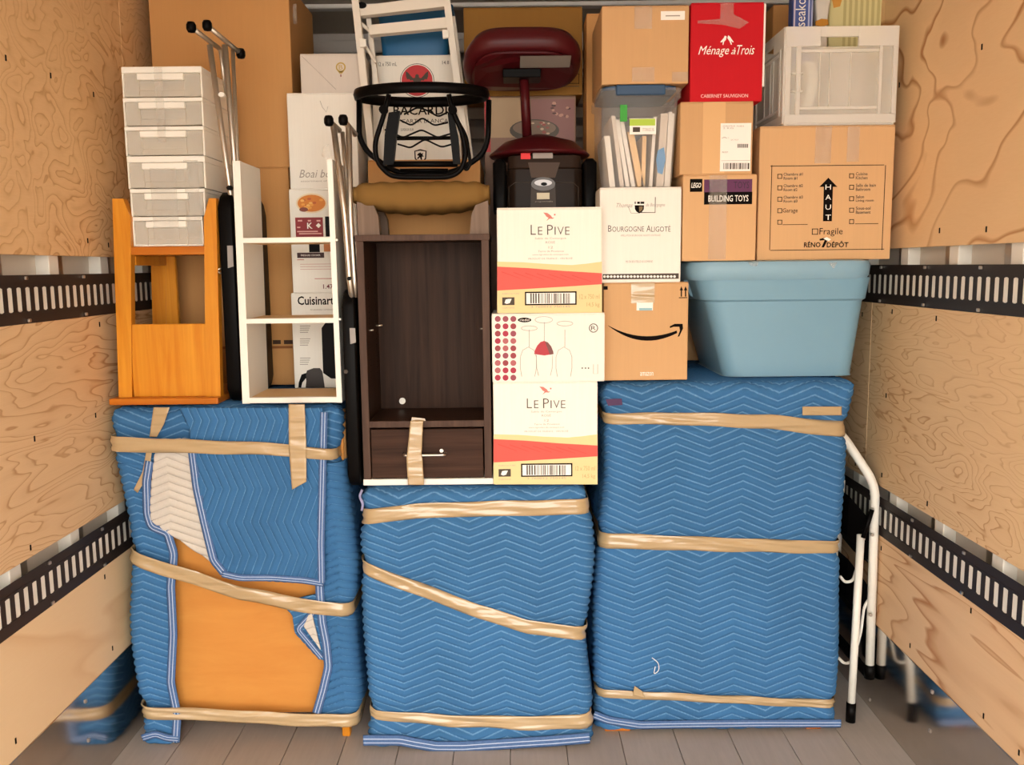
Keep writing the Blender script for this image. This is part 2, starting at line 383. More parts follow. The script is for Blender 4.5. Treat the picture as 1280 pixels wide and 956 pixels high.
def side_wall(side):
    X = WL if side == 'left' else WR; s = -1 if side == 'left' else 1
    sk = box('wall_' + side, None, M['skin'], *(sorted((X + s * .055, X + s * .075))), YB, YF + .16, -.05, ZC + .03, 0)
    tag(sk, 'pale outer skin of the %s truck wall seen between plywood and rail' % ('driver side' if side == 'left' else 'kerb side'), None, None, 'structure')
    yj = WX(158, 150, WL).y if side == 'left' else WX(1086, 480, WR).y
    bands = [(1.543, ZC, ('ply_a', 'ply_a') if side == 'left' else ('ply_b', 'ply_b')), (.771, 1.37, ('ply_c', 'ply_c') if side == 'left' else ('ply_d', 'ply_c')),
             (.302, .613, ('ply_e', 'ply_e') if side == 'left' else ('ply_f', 'ply_f'))]
    for z0, z1, (mf, mb) in bands:
        for ya, yb, mm in ((YB, yj - .001, mf), (yj + .001, YF - .02, mb)):
            box('plywood_panel', sk, M[mm], *(sorted((X, X + s * .016))), ya, yb, z0, z1, .0015)
        # nailed fixings
        rnd = random.Random(int(z0 * 100) + (7 if side == 'left' else 3))
        y = -1.6
        me0 = None
        while y < .9:
            for zz in (z0 + .035, z1 - .035) + ((z0 + (z1 - z0) * .5,) if z1 - z0 > .4 else ()):
                if rnd.random() < .35: continue
                yy = y + rnd.uniform(-.12, .12); z_ = zz + rnd.uniform(-.012, .012)
                box('screw_head', sk, M['ink'], *(sorted((X - s * .0012, X + s * .001))), yy - .003, yy + .003, z_ - .0075, z_ + .0075, .0005)
            y += .3
    # hat posts behind the gap
    y = -2.05
    while y < YF - .1:
        for zz0, zz1 in ((1.36, 1.56), (.60, .79)):
            box('wall_post', sk, M['white'], *(sorted((X + s * .018, X + s * .056))), y, y + .052, zz0, zz1, .002)
            box('wall_post', sk, M['alu'], *(sorted((X + s * .046, X + s * .056))), y + .053, y + .13, zz0, zz1, .001)
        y += .306
    # slotted lashing rails
    for zb, zt in ((1.368, 1.492), (.611, .738)):
        v = []; f = []
        sw, pit = .0215, .041
        prof = X - s * .004; dep = X + s * .0015
        bm = bmesh.new()
        def bar(ya, yb, za, zb_, xo=0.0):
            xs = sorted((X - s * (.0015 + xo * .4), X - s * .0002)); bmbox(bm, xs[0], xs[1], ya, yb, za, zb_, 0)
        y0, y1 = -2.2, YF - .03
        h = zt - zb
        bar(y0, y1, zb, zb + h * .24); bar(y0, y1, zt - h * .24, zt)
        bar(y0, y1, zb + h * .20, zb + h * .25, .0035); bar(y0, y1, zt - h * .25, zt - h * .20, .0035)
        n = int((y1 - y0) / pit)
        for q in range(n + 1):
            ya = y0 + q * pit; bar(ya, min(ya + pit - sw, y1), zb + h * .2, zt - h * .2)
        for q in range(n):      # rounded slot ends
            ya = y0 + q * pit + pit - sw
            for zc, sg in ((zb + h * .24, 1), (zt - h * .24, -1)):
                for e0, e1 in ((ya - .0005, ya + .004), (ya + sw - .004, ya + sw + .0005)):
                    zz = sorted((zc, zc + sg * .003)); bar(e0, e1, zz[0], zz[1])
        rl = frombm('trim_%d' % (2 + (0 if zb > 1 else 1) + (0 if side == 'left' else 2)), bm, M['rail'])
        tag(rl, 'dark slotted metal lashing rail, %s on the %s plywood wall' % ('upper' if zb > 1 else 'lower', 'driver side' if side == 'left' else 'kerb side'), None, None, 'structure')
        bk = box('backing_strip', rl, M['white'], *(sorted((X - s * .0001, X + s * .012))), y0, y1, zb + .012, zt - .012, 0)
        y = -1.9
        while y < .8:
            for zz in (zb + .008, zt - .008):
                c = (X - s * .007, y, zz)
                box('screw', rl, M['screwm'], *(sorted((X - s * .008, X - s * .002))), y - .006, y + .006, zz - .0045, zz + .0045, .0015)
            y += .305
    kp = box('baseboard_' + side, None, M['alu_kick'], *(sorted((X - s * .002, X + s * .014))), YB, YF - .02, 0, .302, .001)
    tag(kp, 'shiny metal kick plate along the foot of the %s wall' % ('driver side' if side == 'left' else 'kerb side'), None, None, 'structure')
    y = -1.5
    while y < .7:
        for zz in (.03, .15, .27):
            box('rivet', kp, M['screwm'], *(sorted((X - s * .006, X))), y - .005, y + .005, zz - .006, zz + .006, .002)
        y += .42
side_wall('left'); side_wall('right')
gr = box('ground', None, plain((150, 145, 138), .9), -14, 14, -22, YB - .02, -1.0, -.95, 0); tag(gr, 'pale paved ground outside the open truck', None, None, 'structure')
# ------------------------------------------------------------------ moving blankets
def tri(s): return np.abs(((s / (PER)) % 1.0) * 2 - 1) * -1 + 1     # 0..1, same phase as PINGPONG(s, PER/2)
def quilt(s, t):
    v = (t + tri(s) * AMP * 2) / ROW
    return np.abs(np.sin(np.pi * v)) ** .5
def lump(a, b, seed, sc=1.0):
    r = np.random.default_rng(seed); out = np.zeros_like(a)
    for k in range(9):
        w = r.uniform(3, 17, 2) * sc * r.choice([-1, 1], 2); out += np.sin(a * w[0] + b * w[1] + r.uniform(0, 6.3)) / (1 + .05 * (abs(w[0]) + abs(w[1])))
    return out / 5.0
def folds(a, b, seed):
    """sharper small creases"""
    r = np.random.default_rng(seed); out = np.zeros_like(a)
    for k in range(7):
        w = r.uniform(12, 42, 2) * r.choice([-1, 1], 2); m = lump(a, b, seed + k + 1)
        out += (1 - np.abs(np.sin(a * w[0] + b * w[1] + 1.5 * m))) ** 3 * np.clip(m, 0, 1)
    return out / 3
def sheet(name, parent, mat, pos, nrm, uv, amp=.006, lumpy=.008, crease=.004, seed=1, squeeze=None, swap=False, qoff=None):
    uv = uv + np.stack([.010 * lump(uv[..., 0], uv[..., 1], seed + 7), .006 * lump(uv[..., 0], uv[..., 1], seed + 8, .9)], -1)
    s, t = (uv[..., 1], uv[..., 0]) if swap else (uv[..., 0], uv[..., 1])
    d = amp * quilt(s, t) + lumpy * lump(uv[..., 0], uv[..., 1], seed) - crease * folds(uv[..., 0], uv[..., 1], seed + 50)
    if squeeze is not None: d = d * (1 - squeeze) - .004 * squeeze
    p = pos + nrm * d[..., None]
    nv, nq = p.shape[:2]
    idx = np.arange(nv * nq).reshape(nv, nq)
    F = np.stack([idx[:-1, :-1], idx[:-1, 1:], idx[1:, 1:], idx[1:, :-1]], -1).reshape(-1, 4)
    me = bpy.data.meshes.new(name)
    me.vertices.add(nv * nq); me.vertices.foreach_set('co', p.reshape(-1).astype(np.float32))
    me.loops.add(F.size); me.loops.foreach_set('vertex_index', F.reshape(-1).astype(np.int32))
    me.polygons.add(len(F)); me.polygons.foreach_set('loop_start', (np.arange(len(F)) * 4).astype(np.int32))
    me.update(calc_edges=True)
    ul = me.uv_layers.new(name='UVMap'); ul.data.foreach_set('uv', uv.reshape(-1, 2)[F.reshape(-1)].reshape(-1).astype(np.float32))
    me.validate()
    return link(name, me, mat, parent, True)
DS = .0042
def path_rr(x0, x1, yf, yb, r):
    """open path round left side, front and right side -> points, normals, arclength (0 at front left corner)"""
    P = []; N = []
    for y in np.arange(yb, yf + r, -DS): P.append((x0, y)); N.append((-1, 0))
    for a in np.linspace(0, 90, 9): c, s = math.cos(math.radians(a)), math.sin(math.radians(a)); P.append((x0 + r - r * c, yf + r - r * s)); N.append((-c, -s))
    for x in np.arange(x0 + r + DS, x1 - r, DS): P.append((x, yf)); N.append((0, -1))
    for a in np.linspace(0, 90, 9): c, s = math.cos(math.radians(a)), math.sin(math.radians(a)); P.append((x1 - r + r * s, yf + r - r * c)); N.append((s, -c))
    for y in np.arange(yf + r + DS, yb, DS): P.append((x1, y)); N.append((1, 0))
    P = np.array(P); N = np.array(N); L = np.concatenate([[0], np.cumsum(np.linalg.norm(np.diff(P, axis=0), axis=1))])
    L -= L[np.argmin(np.abs(P[:, 0] - x0) + np.abs(P[:, 1] - yf))]
    return P, N, L
def wrap(name, parent, mat, x0, x1, yf, yb, z0, z1, r=.035, top=.3, zmap=None, seed=1, tapes=(), skew=None, **kw):
    P, N, L = path_rr(x0, x1, yf, yb, r)
    T = [(z, 0.0, 0.0) for z in np.arange(z0, z1 - r, DS)]
    T += [(z1 - r + r * math.sin(a), r * (1 - math.cos(a)), a) for a in np.linspace(0, math.pi / 2, 8)[1:]]
    T += [(z1, r + d, math.pi / 2) for d in np.arange(DS, top, DS * 1.5)]
    nv, nq = len(T), len(P)
    z = np.array([q[0] for q in T])[:, None] * np.ones((1, nq)); off = np.array([q[1] for q in T])[:, None]; th = np.array([q[2] for q in T])[:, None]
    x = np.clip(P[None, :, 0] * np.ones((nv, 1)), x0 + off, x1 - off); y = np.maximum(P[None, :, 1] * np.ones((nv, 1)), yf + off)
    if skew is not None:
        l, rr = skew(z); f = (x - x0) / (x1 - x0); x = x + l * (1 - f) + rr * f
    pos = np.stack([x, y, z], -1)
    nrm = np.stack([N[None, :, 0] * np.cos(th), N[None, :, 1] * np.cos(th), np.sin(th) * np.ones((1, nq))], -1)
    tt = np.concatenate([[0], np.cumsum(np.hypot(np.diff(z[:, 0]), np.diff(off[:, 0])))])
    uv = np.stack([np.ones((nv, 1)) * L[None, :], tt[:, None] * np.ones((1, nq))], -1)
    sq = np.zeros((nv, nq))
    for fn, w in tapes: sq = np.maximum(sq, np.exp(-((z - fn(x)) / (w * .75)) ** 4))
    return sheet(name, parent, mat, pos, nrm, uv, seed=seed, squeeze=sq, **kw)
def tape_line(px, Y):
    pts = [(W(a, b, Y).x, W(a, b, Y).z) for a, b in px]
    xs = np.array([p[0] for p in pts]); zs = np.array([p[1] for p in pts])
    return lambda x: np.interp(x, xs, zs)
def grid_obj(name, parent, mat, pos, uv=None, smooth=True):
    nv, nq = pos.shape[:2]; idx = np.arange(nv * nq).reshape(nv, nq)
    F = np.stack([idx[:-1, :-1], idx[:-1, 1:], idx[1:, 1:], idx[1:, :-1]], -1).reshape(-1, 4)
    me = bpy.data.meshes.new(name); me.from_pydata(pos.reshape(-1, 3).tolist(), [], F.tolist()); me.update()
    if uv is not None:
        ul = me.uv_layers.new(name='UVMap'); ul.data.foreach_set('uv', uv.reshape(-1, 2)[F.reshape(-1)].reshape(-1).astype(np.float32))
    return link(name, me, mat, parent, smooth)
def tape_round(name, parent, mat, x0, x1, yf, yb, fn, w, r=.035, lift=.002, seed=0, skew=None, wfn=None):
    P, N, L = path_rr(x0, x1, yf, yb, r); P, N, L = P[::3], N[::3], L[::3]
    zc = fn(P[:, 0]); m = 7
    e = np.linspace(-1, 1, m)[:, None]
    ww = (wfn(P[:, 0]) if wfn else np.full(len(P), w))[None, :]
    z = zc[None, :] + e * ww / 2 + .0012 * np.sin(L * 31 + seed)[None, :] * np.abs(e)
    rng = np.random.default_rng(seed + 9); wr = np.zeros_like(z)
    for k in range(4): wr += np.sin(L[None, :] * rng.uniform(8, 30) + e * rng.uniform(2, 7) + rng.uniform(0, 6))
    d = lift + .0012 * (wr + 2) + .001 * (1 - e ** 2)
    x = P[None, :, 0] + N[None, :, 0] * d; y = P[None, :, 1] + N[None, :, 1] * d
    if skew is not None:
        l, rr = skew(z); f = (x - x0) / (x1 - x0); x = x + l * (1 - f) + rr * f
    o = grid_obj(name, parent, mat, np.stack([x, y, z], -1))
    sm = o.modifiers.new('thickness', 'SOLIDIFY'); sm.thickness = .0012; sm.offset = -1
    return o
def ruled(name, parent, mat, left, right, Y, amp=.005, lumpy=.004, crease=.003, seed=3, swap=False, bulge=0.0, th=.006):
    """cloth patch between two outlines measured on plane Y"""
    def res(pl, n):
        p = np.array([W(a, b, Y)[:] for a, b in pl]); d = np.concatenate([[0], np.cumsum(np.linalg.norm(np.diff(p, axis=0), axis=1))]); d /= d[-1]
        t = np.linspace(0, 1, n); return np.stack([np.interp(t, d, p[:, k]) for k in range(3)], -1)
    hgt = max(abs(left[0][1] - left[-1][1]), abs(right[0][1] - right[-1][1])) / 408; wid = max(abs(a[0] - b[0]) for a, b in zip((left[0], left[-1]), (right[0], right[-1]))) / 408
    nv, nq = max(8, int(hgt / DS)), max(6, int(max(wid, .04) / DS))
    l, r = res(left, nv), res(right, nv); q = np.linspace(0, 1, nq)[None, :, None]
    pos = l[:, None, :] * (1 - q) + r[:, None, :] * q
    if bulge: pos[..., 1] -= bulge * np.sin(np.pi * q[..., 0]) * np.sin(np.pi * np.linspace(0, 1, nv))[:, None]
    uv = np.stack([pos[..., 0], pos[..., 2]], -1); nrm = np.zeros_like(pos); nrm[..., 1] = -1
    o = sheet(name, parent, mat, pos, nrm, uv, amp, lumpy, crease, seed, None, swap)
    if th:
        sm = o.modifiers.new('thickness', 'SOLIDIFY'); sm.thickness = th; sm.offset = 0
    return o
def hem(name, parent, pts, w, side, mat=None):
    """binding ribbon along 3D points; side = vector across"""
    P = np.array([tuple(p) for p in pts]); d = np.concatenate([[0], np.cumsum(np.linalg.norm(np.diff(P, axis=0), axis=1))]); n = max(6, int(d[-1] / .008))
    t = np.linspace(0, d[-1], n); C = np.stack([np.interp(t, d, P[:, k]) for k in range(3)], -1)
    ker = np.ones(3) / 3
    for k in range(3): C[1:-1, k] = np.convolve(C[:, k], ker, 'valid')
    T = np.gradient(C, axis=0); T /= np.linalg.norm(T, axis=1)[:, None]; S = np.cross(T, np.array([0, -1.0, 0])); S /= np.maximum(1e-6, np.linalg.norm(S, axis=1))[:, None]
    e = np.linspace(0, 1, 5)
    pos = C[None] + S[None] * ((e - .5) * w * side)[:, None, None]; pos[..., 1] -= .002 * (1 - (2 * e - 1) ** 2)[:, None]
    uv = np.stack([np.ones((5, 1)) * t[None, :], e[:, None] * np.ones((1, n))], -1)
    o = grid_obj(name, parent, mat or M['hem'], pos, uv)
    sm = o.modifiers.new('thickness', 'SOLIDIFY'); sm.thickness = .004; sm.offset = 0
    return o

# ---- wrapped dresser in the middle
B_Y = -.04; ZB = ZP(620, 606, -.02)
bx0, bx1 = XP(456, 760, B_Y), XP(735, 760, B_Y)
wb = empty('wrapped_dresser', ((bx0 + bx1) / 2, B_Y + .4, 0), 'low dresser wrapped in blue quilted blanket with a slanting tape band', 'furniture')
tb1 = tape_line([(443, 648), (520, 638), (620, 635), (740, 633)], B_Y); tb2 = tape_line([(443, 703), (452, 708), (520, 734), (600, 764), (660, 782), (700, 788), (740, 792)], B_Y)
tb3 = tape_line([(443, 886), (470, 893), (560, 900), (660, 903), (740, 901)], B_Y)
def skB(z): return .005 * np.sin(z * 9), .010 * np.sin(z * 11 + 1) + .002
box('dresser_body', wb, M['hard'], bx0 + .03, bx1 - .03, B_Y + .03, B_Y + .83, .05, ZB - .02, .004)
for a in (bx0 + .05, bx1 - .09):
    for b in (B_Y + .06, B_Y + .76): box('foot', wb, M['pine'], a, a + .04, b, b + .04, 0, .052, .003)
bl = wrap('moving_blanket', wb, M['blue'], bx0, bx1, B_Y, B_Y + .86, .012, ZB - .014, seed=11, top=.32, tapes=((tb1, .05), (tb2, .05), (tb3, .05)), skew=skB, amp=.0115, lumpy=.009, crease=.009)
tape_round('packing_tape', wb, M['tape'], bx0, bx1, B_Y, B_Y + .8, tb1, .047, seed=1, skew=skB); tape_round('packing_tape', wb, M['tape'], bx0, bx1, B_Y, B_Y + .8, tb2, .044, seed=2, skew=skB)
tape_round('packing_tape', wb, M['tape_b'], bx0, bx1, B_Y, B_Y + .8, tb3, .046, seed=3, skew=skB, wfn=lambda x: np.interp(x, [bx0, bx0 + .1, bx1], [.028, .034, .05]))
hem('hem_binding', bl, [W(a, b, B_Y - .019) for a, b in ((454, 925), (500, 925), (520, 929), (545, 933), (580, 933), (640, 929), (690, 926), (737, 922))], .034, -1)
ptube('loose_thread_tie', bl, plain((150, 150, 190), .8), [(453, 612), (449, 620), (454, 630), (452, 638)], -.05, .004, .02)

# ---- wrapped tall chest at the right
C_Y = .04; ZCT = ZP(860, 474, .07)
cx0, cx1 = XP(751, 700, C_Y), XP(1051, 700, C_Y)
wc = empty('wrapped_chest', ((cx0 + cx1) / 2, C_Y + .4, 0), 'tall chest wrapped in blue quilted blanket, under the blue storage tub', 'furniture')
tc1 = tape_line([(748, 523), (850, 523), (960, 527), (1053, 537)], C_Y); tc2 = tape_line([(748, 675), (900, 680), (1051, 684)], C_Y); tc3 = tape_line([(745, 866), (800, 868), (900, 873), (1051, 880)], C_Y)
def skC(z): return .010 * np.sin(z * 7 + 2) - .004 + .016 * np.clip((z - .65) / .2, 0, 1) - .012 * np.clip((.3 - z) / .3, 0, 1), .05 * np.clip((z - 1.0) / .18, 0, 1) ** 1.5 + .004 * np.sin(z * 9)
box('chest_body', wc, M['hard'], cx0 + .03, cx1 - .03, C_Y + .03, C_Y + .9, .05, ZCT - .02, .004)
for a in (cx0 + .014, cx1 - .09):
    for b in (C_Y + .004, C_Y + .80): box('foot', wc, M['pine_x'], a, a + (.085 if a < 0.5 else .05), b, b + .05, 0, .052, .003)
bl = wrap('moving_blanket', wc, M['blue'], cx0, cx1, C_Y, C_Y + .93, ZP(900, 908, C_Y), ZCT - .014, seed=23, top=.5, tapes=((tc1, .045), (tc2, .05), (tc3, .03)), skew=skC, amp=.0115, lumpy=.007, crease=.006)
tape_round('packing_tape', wc, M['tape'], cx0, cx1, C_Y, C_Y + .8, tc1, .042, seed=4, skew=skC, wfn=lambda x: np.interp(x, [cx0, cx1], [.034, .05])); tape_round('packing_tape', wc, M['tape'], cx0, cx1, C_Y, C_Y + .8, tc2, .05, seed=5, skew=skC, wfn=lambda x: np.interp(x, [cx0, cx1], [.05, .04]))
tape_round('packing_tape', wc, M['tape'], cx0, cx1, C_Y, C_Y + .8, tc3, .027, seed=6, skew=skC)
ruled('loose_tape_end', wc, M['tape'], [(1003, 508), (1003, 519)], [(1052, 508), (1052, 519)], C_Y - .018, 0, .002, .001, th=.0012)
ruled('loose_tape_end', wc, M['tape'], [(793, 857), (791, 869)], [(803, 864), (806, 872)], C_Y - .018, 0, .002, .001, th=.0012)
hem('hem_binding', bl, [W(a, b, C_Y - .017) for a, b in ((742, 893), (760, 900), (800, 906), (860, 905), (950, 904), (1051, 904))], .026, -1)
ptube('loose_thread', bl, plain((214, 220, 226), .8), [(815, 822), (823, 828), (824, 838), (817, 843), (819, 833)], C_Y - .016, .0015, .01)
ppoly('dark_patch', bl, plain((84, 60, 92), .9), [(757, 499), (777, 498), (778, 506), (760, 507)], C_Y - .0125, .001)

# ---- wrapped cabinet at the left, blanket open over its back panel
A_Y = 0.0; ZA = ZP(300, 503, .02)
ax0, ax1 = XP(160, 700, A_Y), XP(425, 560, A_Y)
wa = empty('wrapped_cabinet', ((ax0 + ax1) / 2, A_Y + .4, 0), 'cabinet partly wrapped in a blue blanket hanging open over its orange hardboard back', 'furniture')
zb_ = ZP(310, 893, A_Y + .03)
box('cabinet_body', wa, M['card_dark'], ax0 + .035, ax1 + .01, A_Y + .04, A_Y + .95, zb_, ZA - .03, .004)
box('back_panel', wa, M['hard'], ax0 + .045, ax1 + .005, A_Y + .034, A_Y + .041, zb_ + .004, ZA - .05, .001)
for a in (ax0 + .06, XP(429, 910, A_Y + .05)):
    for b in (A_Y + .03, A_Y + .86): box('foot', wa, M['pine'], a, a + .026, b, b + .03, 0, zb_ + .003, .003)
ta1 = tape_line([(155, 551), (200, 552), (300, 555), (370, 558), (432, 567)], A_Y); ta2 = tape_line([(160, 692), (175, 698), (240, 718), (300, 738), (350, 748), (400, 757), (445, 762)], A_Y)
ta3 = tape_line([(170, 887), (220, 888), (300, 892), (380, 896), (445, 897)], A_Y)
def skA(z): return .012 * np.sin(z * 10 + 1) - .014 * np.clip((z - .7) / .3, 0, 1), .020 * np.clip((.95 - z) / .35, 0, 1) + .004 * np.sin(z * 13)
zsp = ZP(300, 585, A_Y)
bl = wrap('moving_blanket', wa, M['blue'], ax0, ax1, A_Y, A_Y + .95, zsp, ZA - .015, seed=31, top=.6, tapes=((ta1, .05),), skew=skA, amp=.009, lumpy=.011, crease=.014)
def strip(px, side, z0, z1, seed):
    """front strip with a side return; px is its inner edge"""
    ed = sorted([(W(a, b, A_Y).z, W(a, b, A_Y).x) for a, b in px]); ez = [e[0] for e in ed]; ex = [e[1] for e in ed]
    zz = np.arange(z0, z1, DS); r = .035; xa = ax0 if side < 0 else ax1
    rows = []; nr = []; us = []
    for zv in zz:
        sl, sr = skA(zv); xo = xa + (sl if side < 0 else sr); xb = np.interp(zv, ez, ex)
        P = [(xo, y) for y in np.linspace(.93, r, 90)]; N = [(side, 0)] * 90
        for a in np.linspace(0, 90, 9)[1:]: c, s_ = math.cos(math.radians(a)), math.sin(math.radians(a)); P.append((xo - side * r * (1 - c), r - r * s_)); N.append((side * c, -s_))
        for x in np.linspace(xo - side * r, xb, 34)[1:]: P.append((x, 0)); N.append((0, -1))
        P = np.array(P); d = np.concatenate([[0], np.cumsum(np.linalg.norm(np.diff(P, axis=0), axis=1))]); d -= d[98]
        rows.append(np.c_[P[:, 0], P[:, 1] + A_Y, np.full(len(P), zv)]); nr.append(np.c_[np.array(N), np.zeros(len(N))]); us.append(np.c_[d, np.full(len(d), zv)])
    pos, nrm, uv = np.array(rows), np.array(nr), np.array(us)
    sq = np.zeros(pos.shape[:2])
    for fn, w in ((ta2, .05), (ta3, .05)): sq = np.maximum(sq, np.exp(-((pos[..., 2] - fn(pos[..., 0])) / (w * .75)) ** 4))
    o = sheet('moving_blanket_strip', bl, M['blue'], pos, nrm, uv, .009, .007, .009, seed, sq)
    m_ = o.modifiers.new('thickness', 'SOLIDIFY'); m_.thickness = .006; m_.offset = -1
    hem('hem_binding', bl, [Vector((x, A_Y - .016, z)) for z, x in ed], .026, -side)
    return o
strip([(190, 575), (186, 600), (187, 640), (192, 656), (212, 664), (220, 690), (216, 730), (219, 790), (216, 850), (224, 890), (222, 924)], -1, .004, zsp + .02, 41)
strip([(400, 580), (401, 735), (404, 775), (409, 800), (412, 830), (405, 860), (397, 888)], 1, ZP(420, 892, A_Y), zsp + .02, 43)
hem('hem_binding', bl, [W(a, b, A_Y - .017) for a, b in ((178, 922), (195, 917), (208, 922), (223, 923))], .022, -1)
ruled('blanket_lining', bl, M['lining'], [(197, 548), (191, 600), (189, 630), (190, 650)], [(241, 548), (246, 610), (256, 655), (266, 702)], A_Y - .012, .009, .004, .004, 51, bulge=.004)
fl_l = [(226, 509), (238, 535), (241, 560), (247, 610), (257, 655), (268, 702), (287, 722)]; fl_r = [(404, 509), (404, 530), (404, 570), (402, 640), (402, 690), (403, 718), (402, 729)]
ruled('blanket_flap', bl, M['blue_v'], fl_l, fl_r, A_Y - .024, .010, .006, .010, 52, True, bulge=.006)
hem('hem_binding', bl, [W(a, b, A_Y - .034) for a, b in ((240, 562), (246, 610), (256, 655), (267, 700), (280, 716))], .024, 1)
hem('hem_binding', bl, [W(a, b, A_Y - .036) for a, b in ((405, 515), (403, 600), (401, 680), (402, 728))], .022, -1)
hem('hem_binding', bl, [W(a, b, A_Y - .036) for a, b in ((278, 717), (300, 722), (340, 722), (380, 725), (404, 729))], .020, -1)
ruled('blanket_corner', bl, M['blue'], [(352, 752), (366, 768), (369, 790), (398, 822)], [(402, 740), (404, 775), (408, 800), (410, 826)], A_Y - .006, .004, .003, .003, 53)
ruled('blanket_lining', bl, M['lining'], [(386, 768), (380, 782), (400, 810)], [(390, 766), (396, 790), (401, 811)], A_Y - .018, .002, .001, .001, 54)
hem('hem_binding', bl, [W(a, b, A_Y - .018) for a, b in ((391, 766), (372, 786), (402, 822))], .018, 1)
tape_round('packing_tape', wa, M['tape'], ax0 + .012, ax1 - .008, A_Y - .048, A_Y + .8, ta1, .045, seed=7, skew=skA, wfn=lambda x: np.interp(x, [ax0, ax1], [.047, .034]))
tape_round('packing_tape', wa, M['tape'], ax0 + .002, ax1, A_Y - .020, A_Y + .8, ta2, .044, seed=8, skew=skA); tape_round('packing_tape', wa, M['tape_b'], ax0 + .002, ax1, A_Y - .016, A_Y + .8, ta3, .042, seed=9, skew=skA)
ruled('loose_tape_end', wa, M['tape'], [(361, 505), (361, 560), (365, 612)], [(381, 505), (383, 560), (383, 602)], A_Y - .055, 0, .004, .003, 61, th=.0012)
ruled('loose_tape_end', wa, M['tape'], [(192, 509), (189, 530), (187, 546)], [(212, 509), (205, 530), (196, 546)], A_Y - .016, 0, .003, .003, 62, th=.0012)
ruled('loose_tape_end', wa, M['tape'], [(183, 563), (178, 590), (167, 612)], [(190, 563), (186, 592), (172, 616)], A_Y - .016, 0, .003, .003, 63, th=.0012)
# ------------------------------------------------------------------ cartons and boxes
def carton(name, label, px, Y, depth, mat, z0=None, z1=None, group=None, bev=.003, cat='box', body='body', flaps=True):
    x0, x1, za, zb = RC(*px, Y)
    z0 = za if z0 is None else z0; z1 = zb if z1 is None else z1
    e = empty(name, ((x0 + x1) / 2, Y + depth / 2, z0), label, cat, group)
    box(body, e, mat, x0, x1, Y, Y + depth, z0, z1 - (.003 if flaps else 0), bev, 2)
    if flaps:      # closing flaps on top, meeting at the middle
        for q, (ya, yb) in enumerate(((Y + .001, Y + depth / 2 - .001), (Y + depth / 2 + .001, Y + depth - .001))):
            box('top_flap', e, mat, x0 + .001, x1 - .001, ya, yb, z1 - .0032, z1, .0008)
    return e, (x0, x1, z0, z1)
def seal(e, px, Y, name='clear_tape'): return prect(name, e, M['seal'], *px, Y - .0006, .0004)

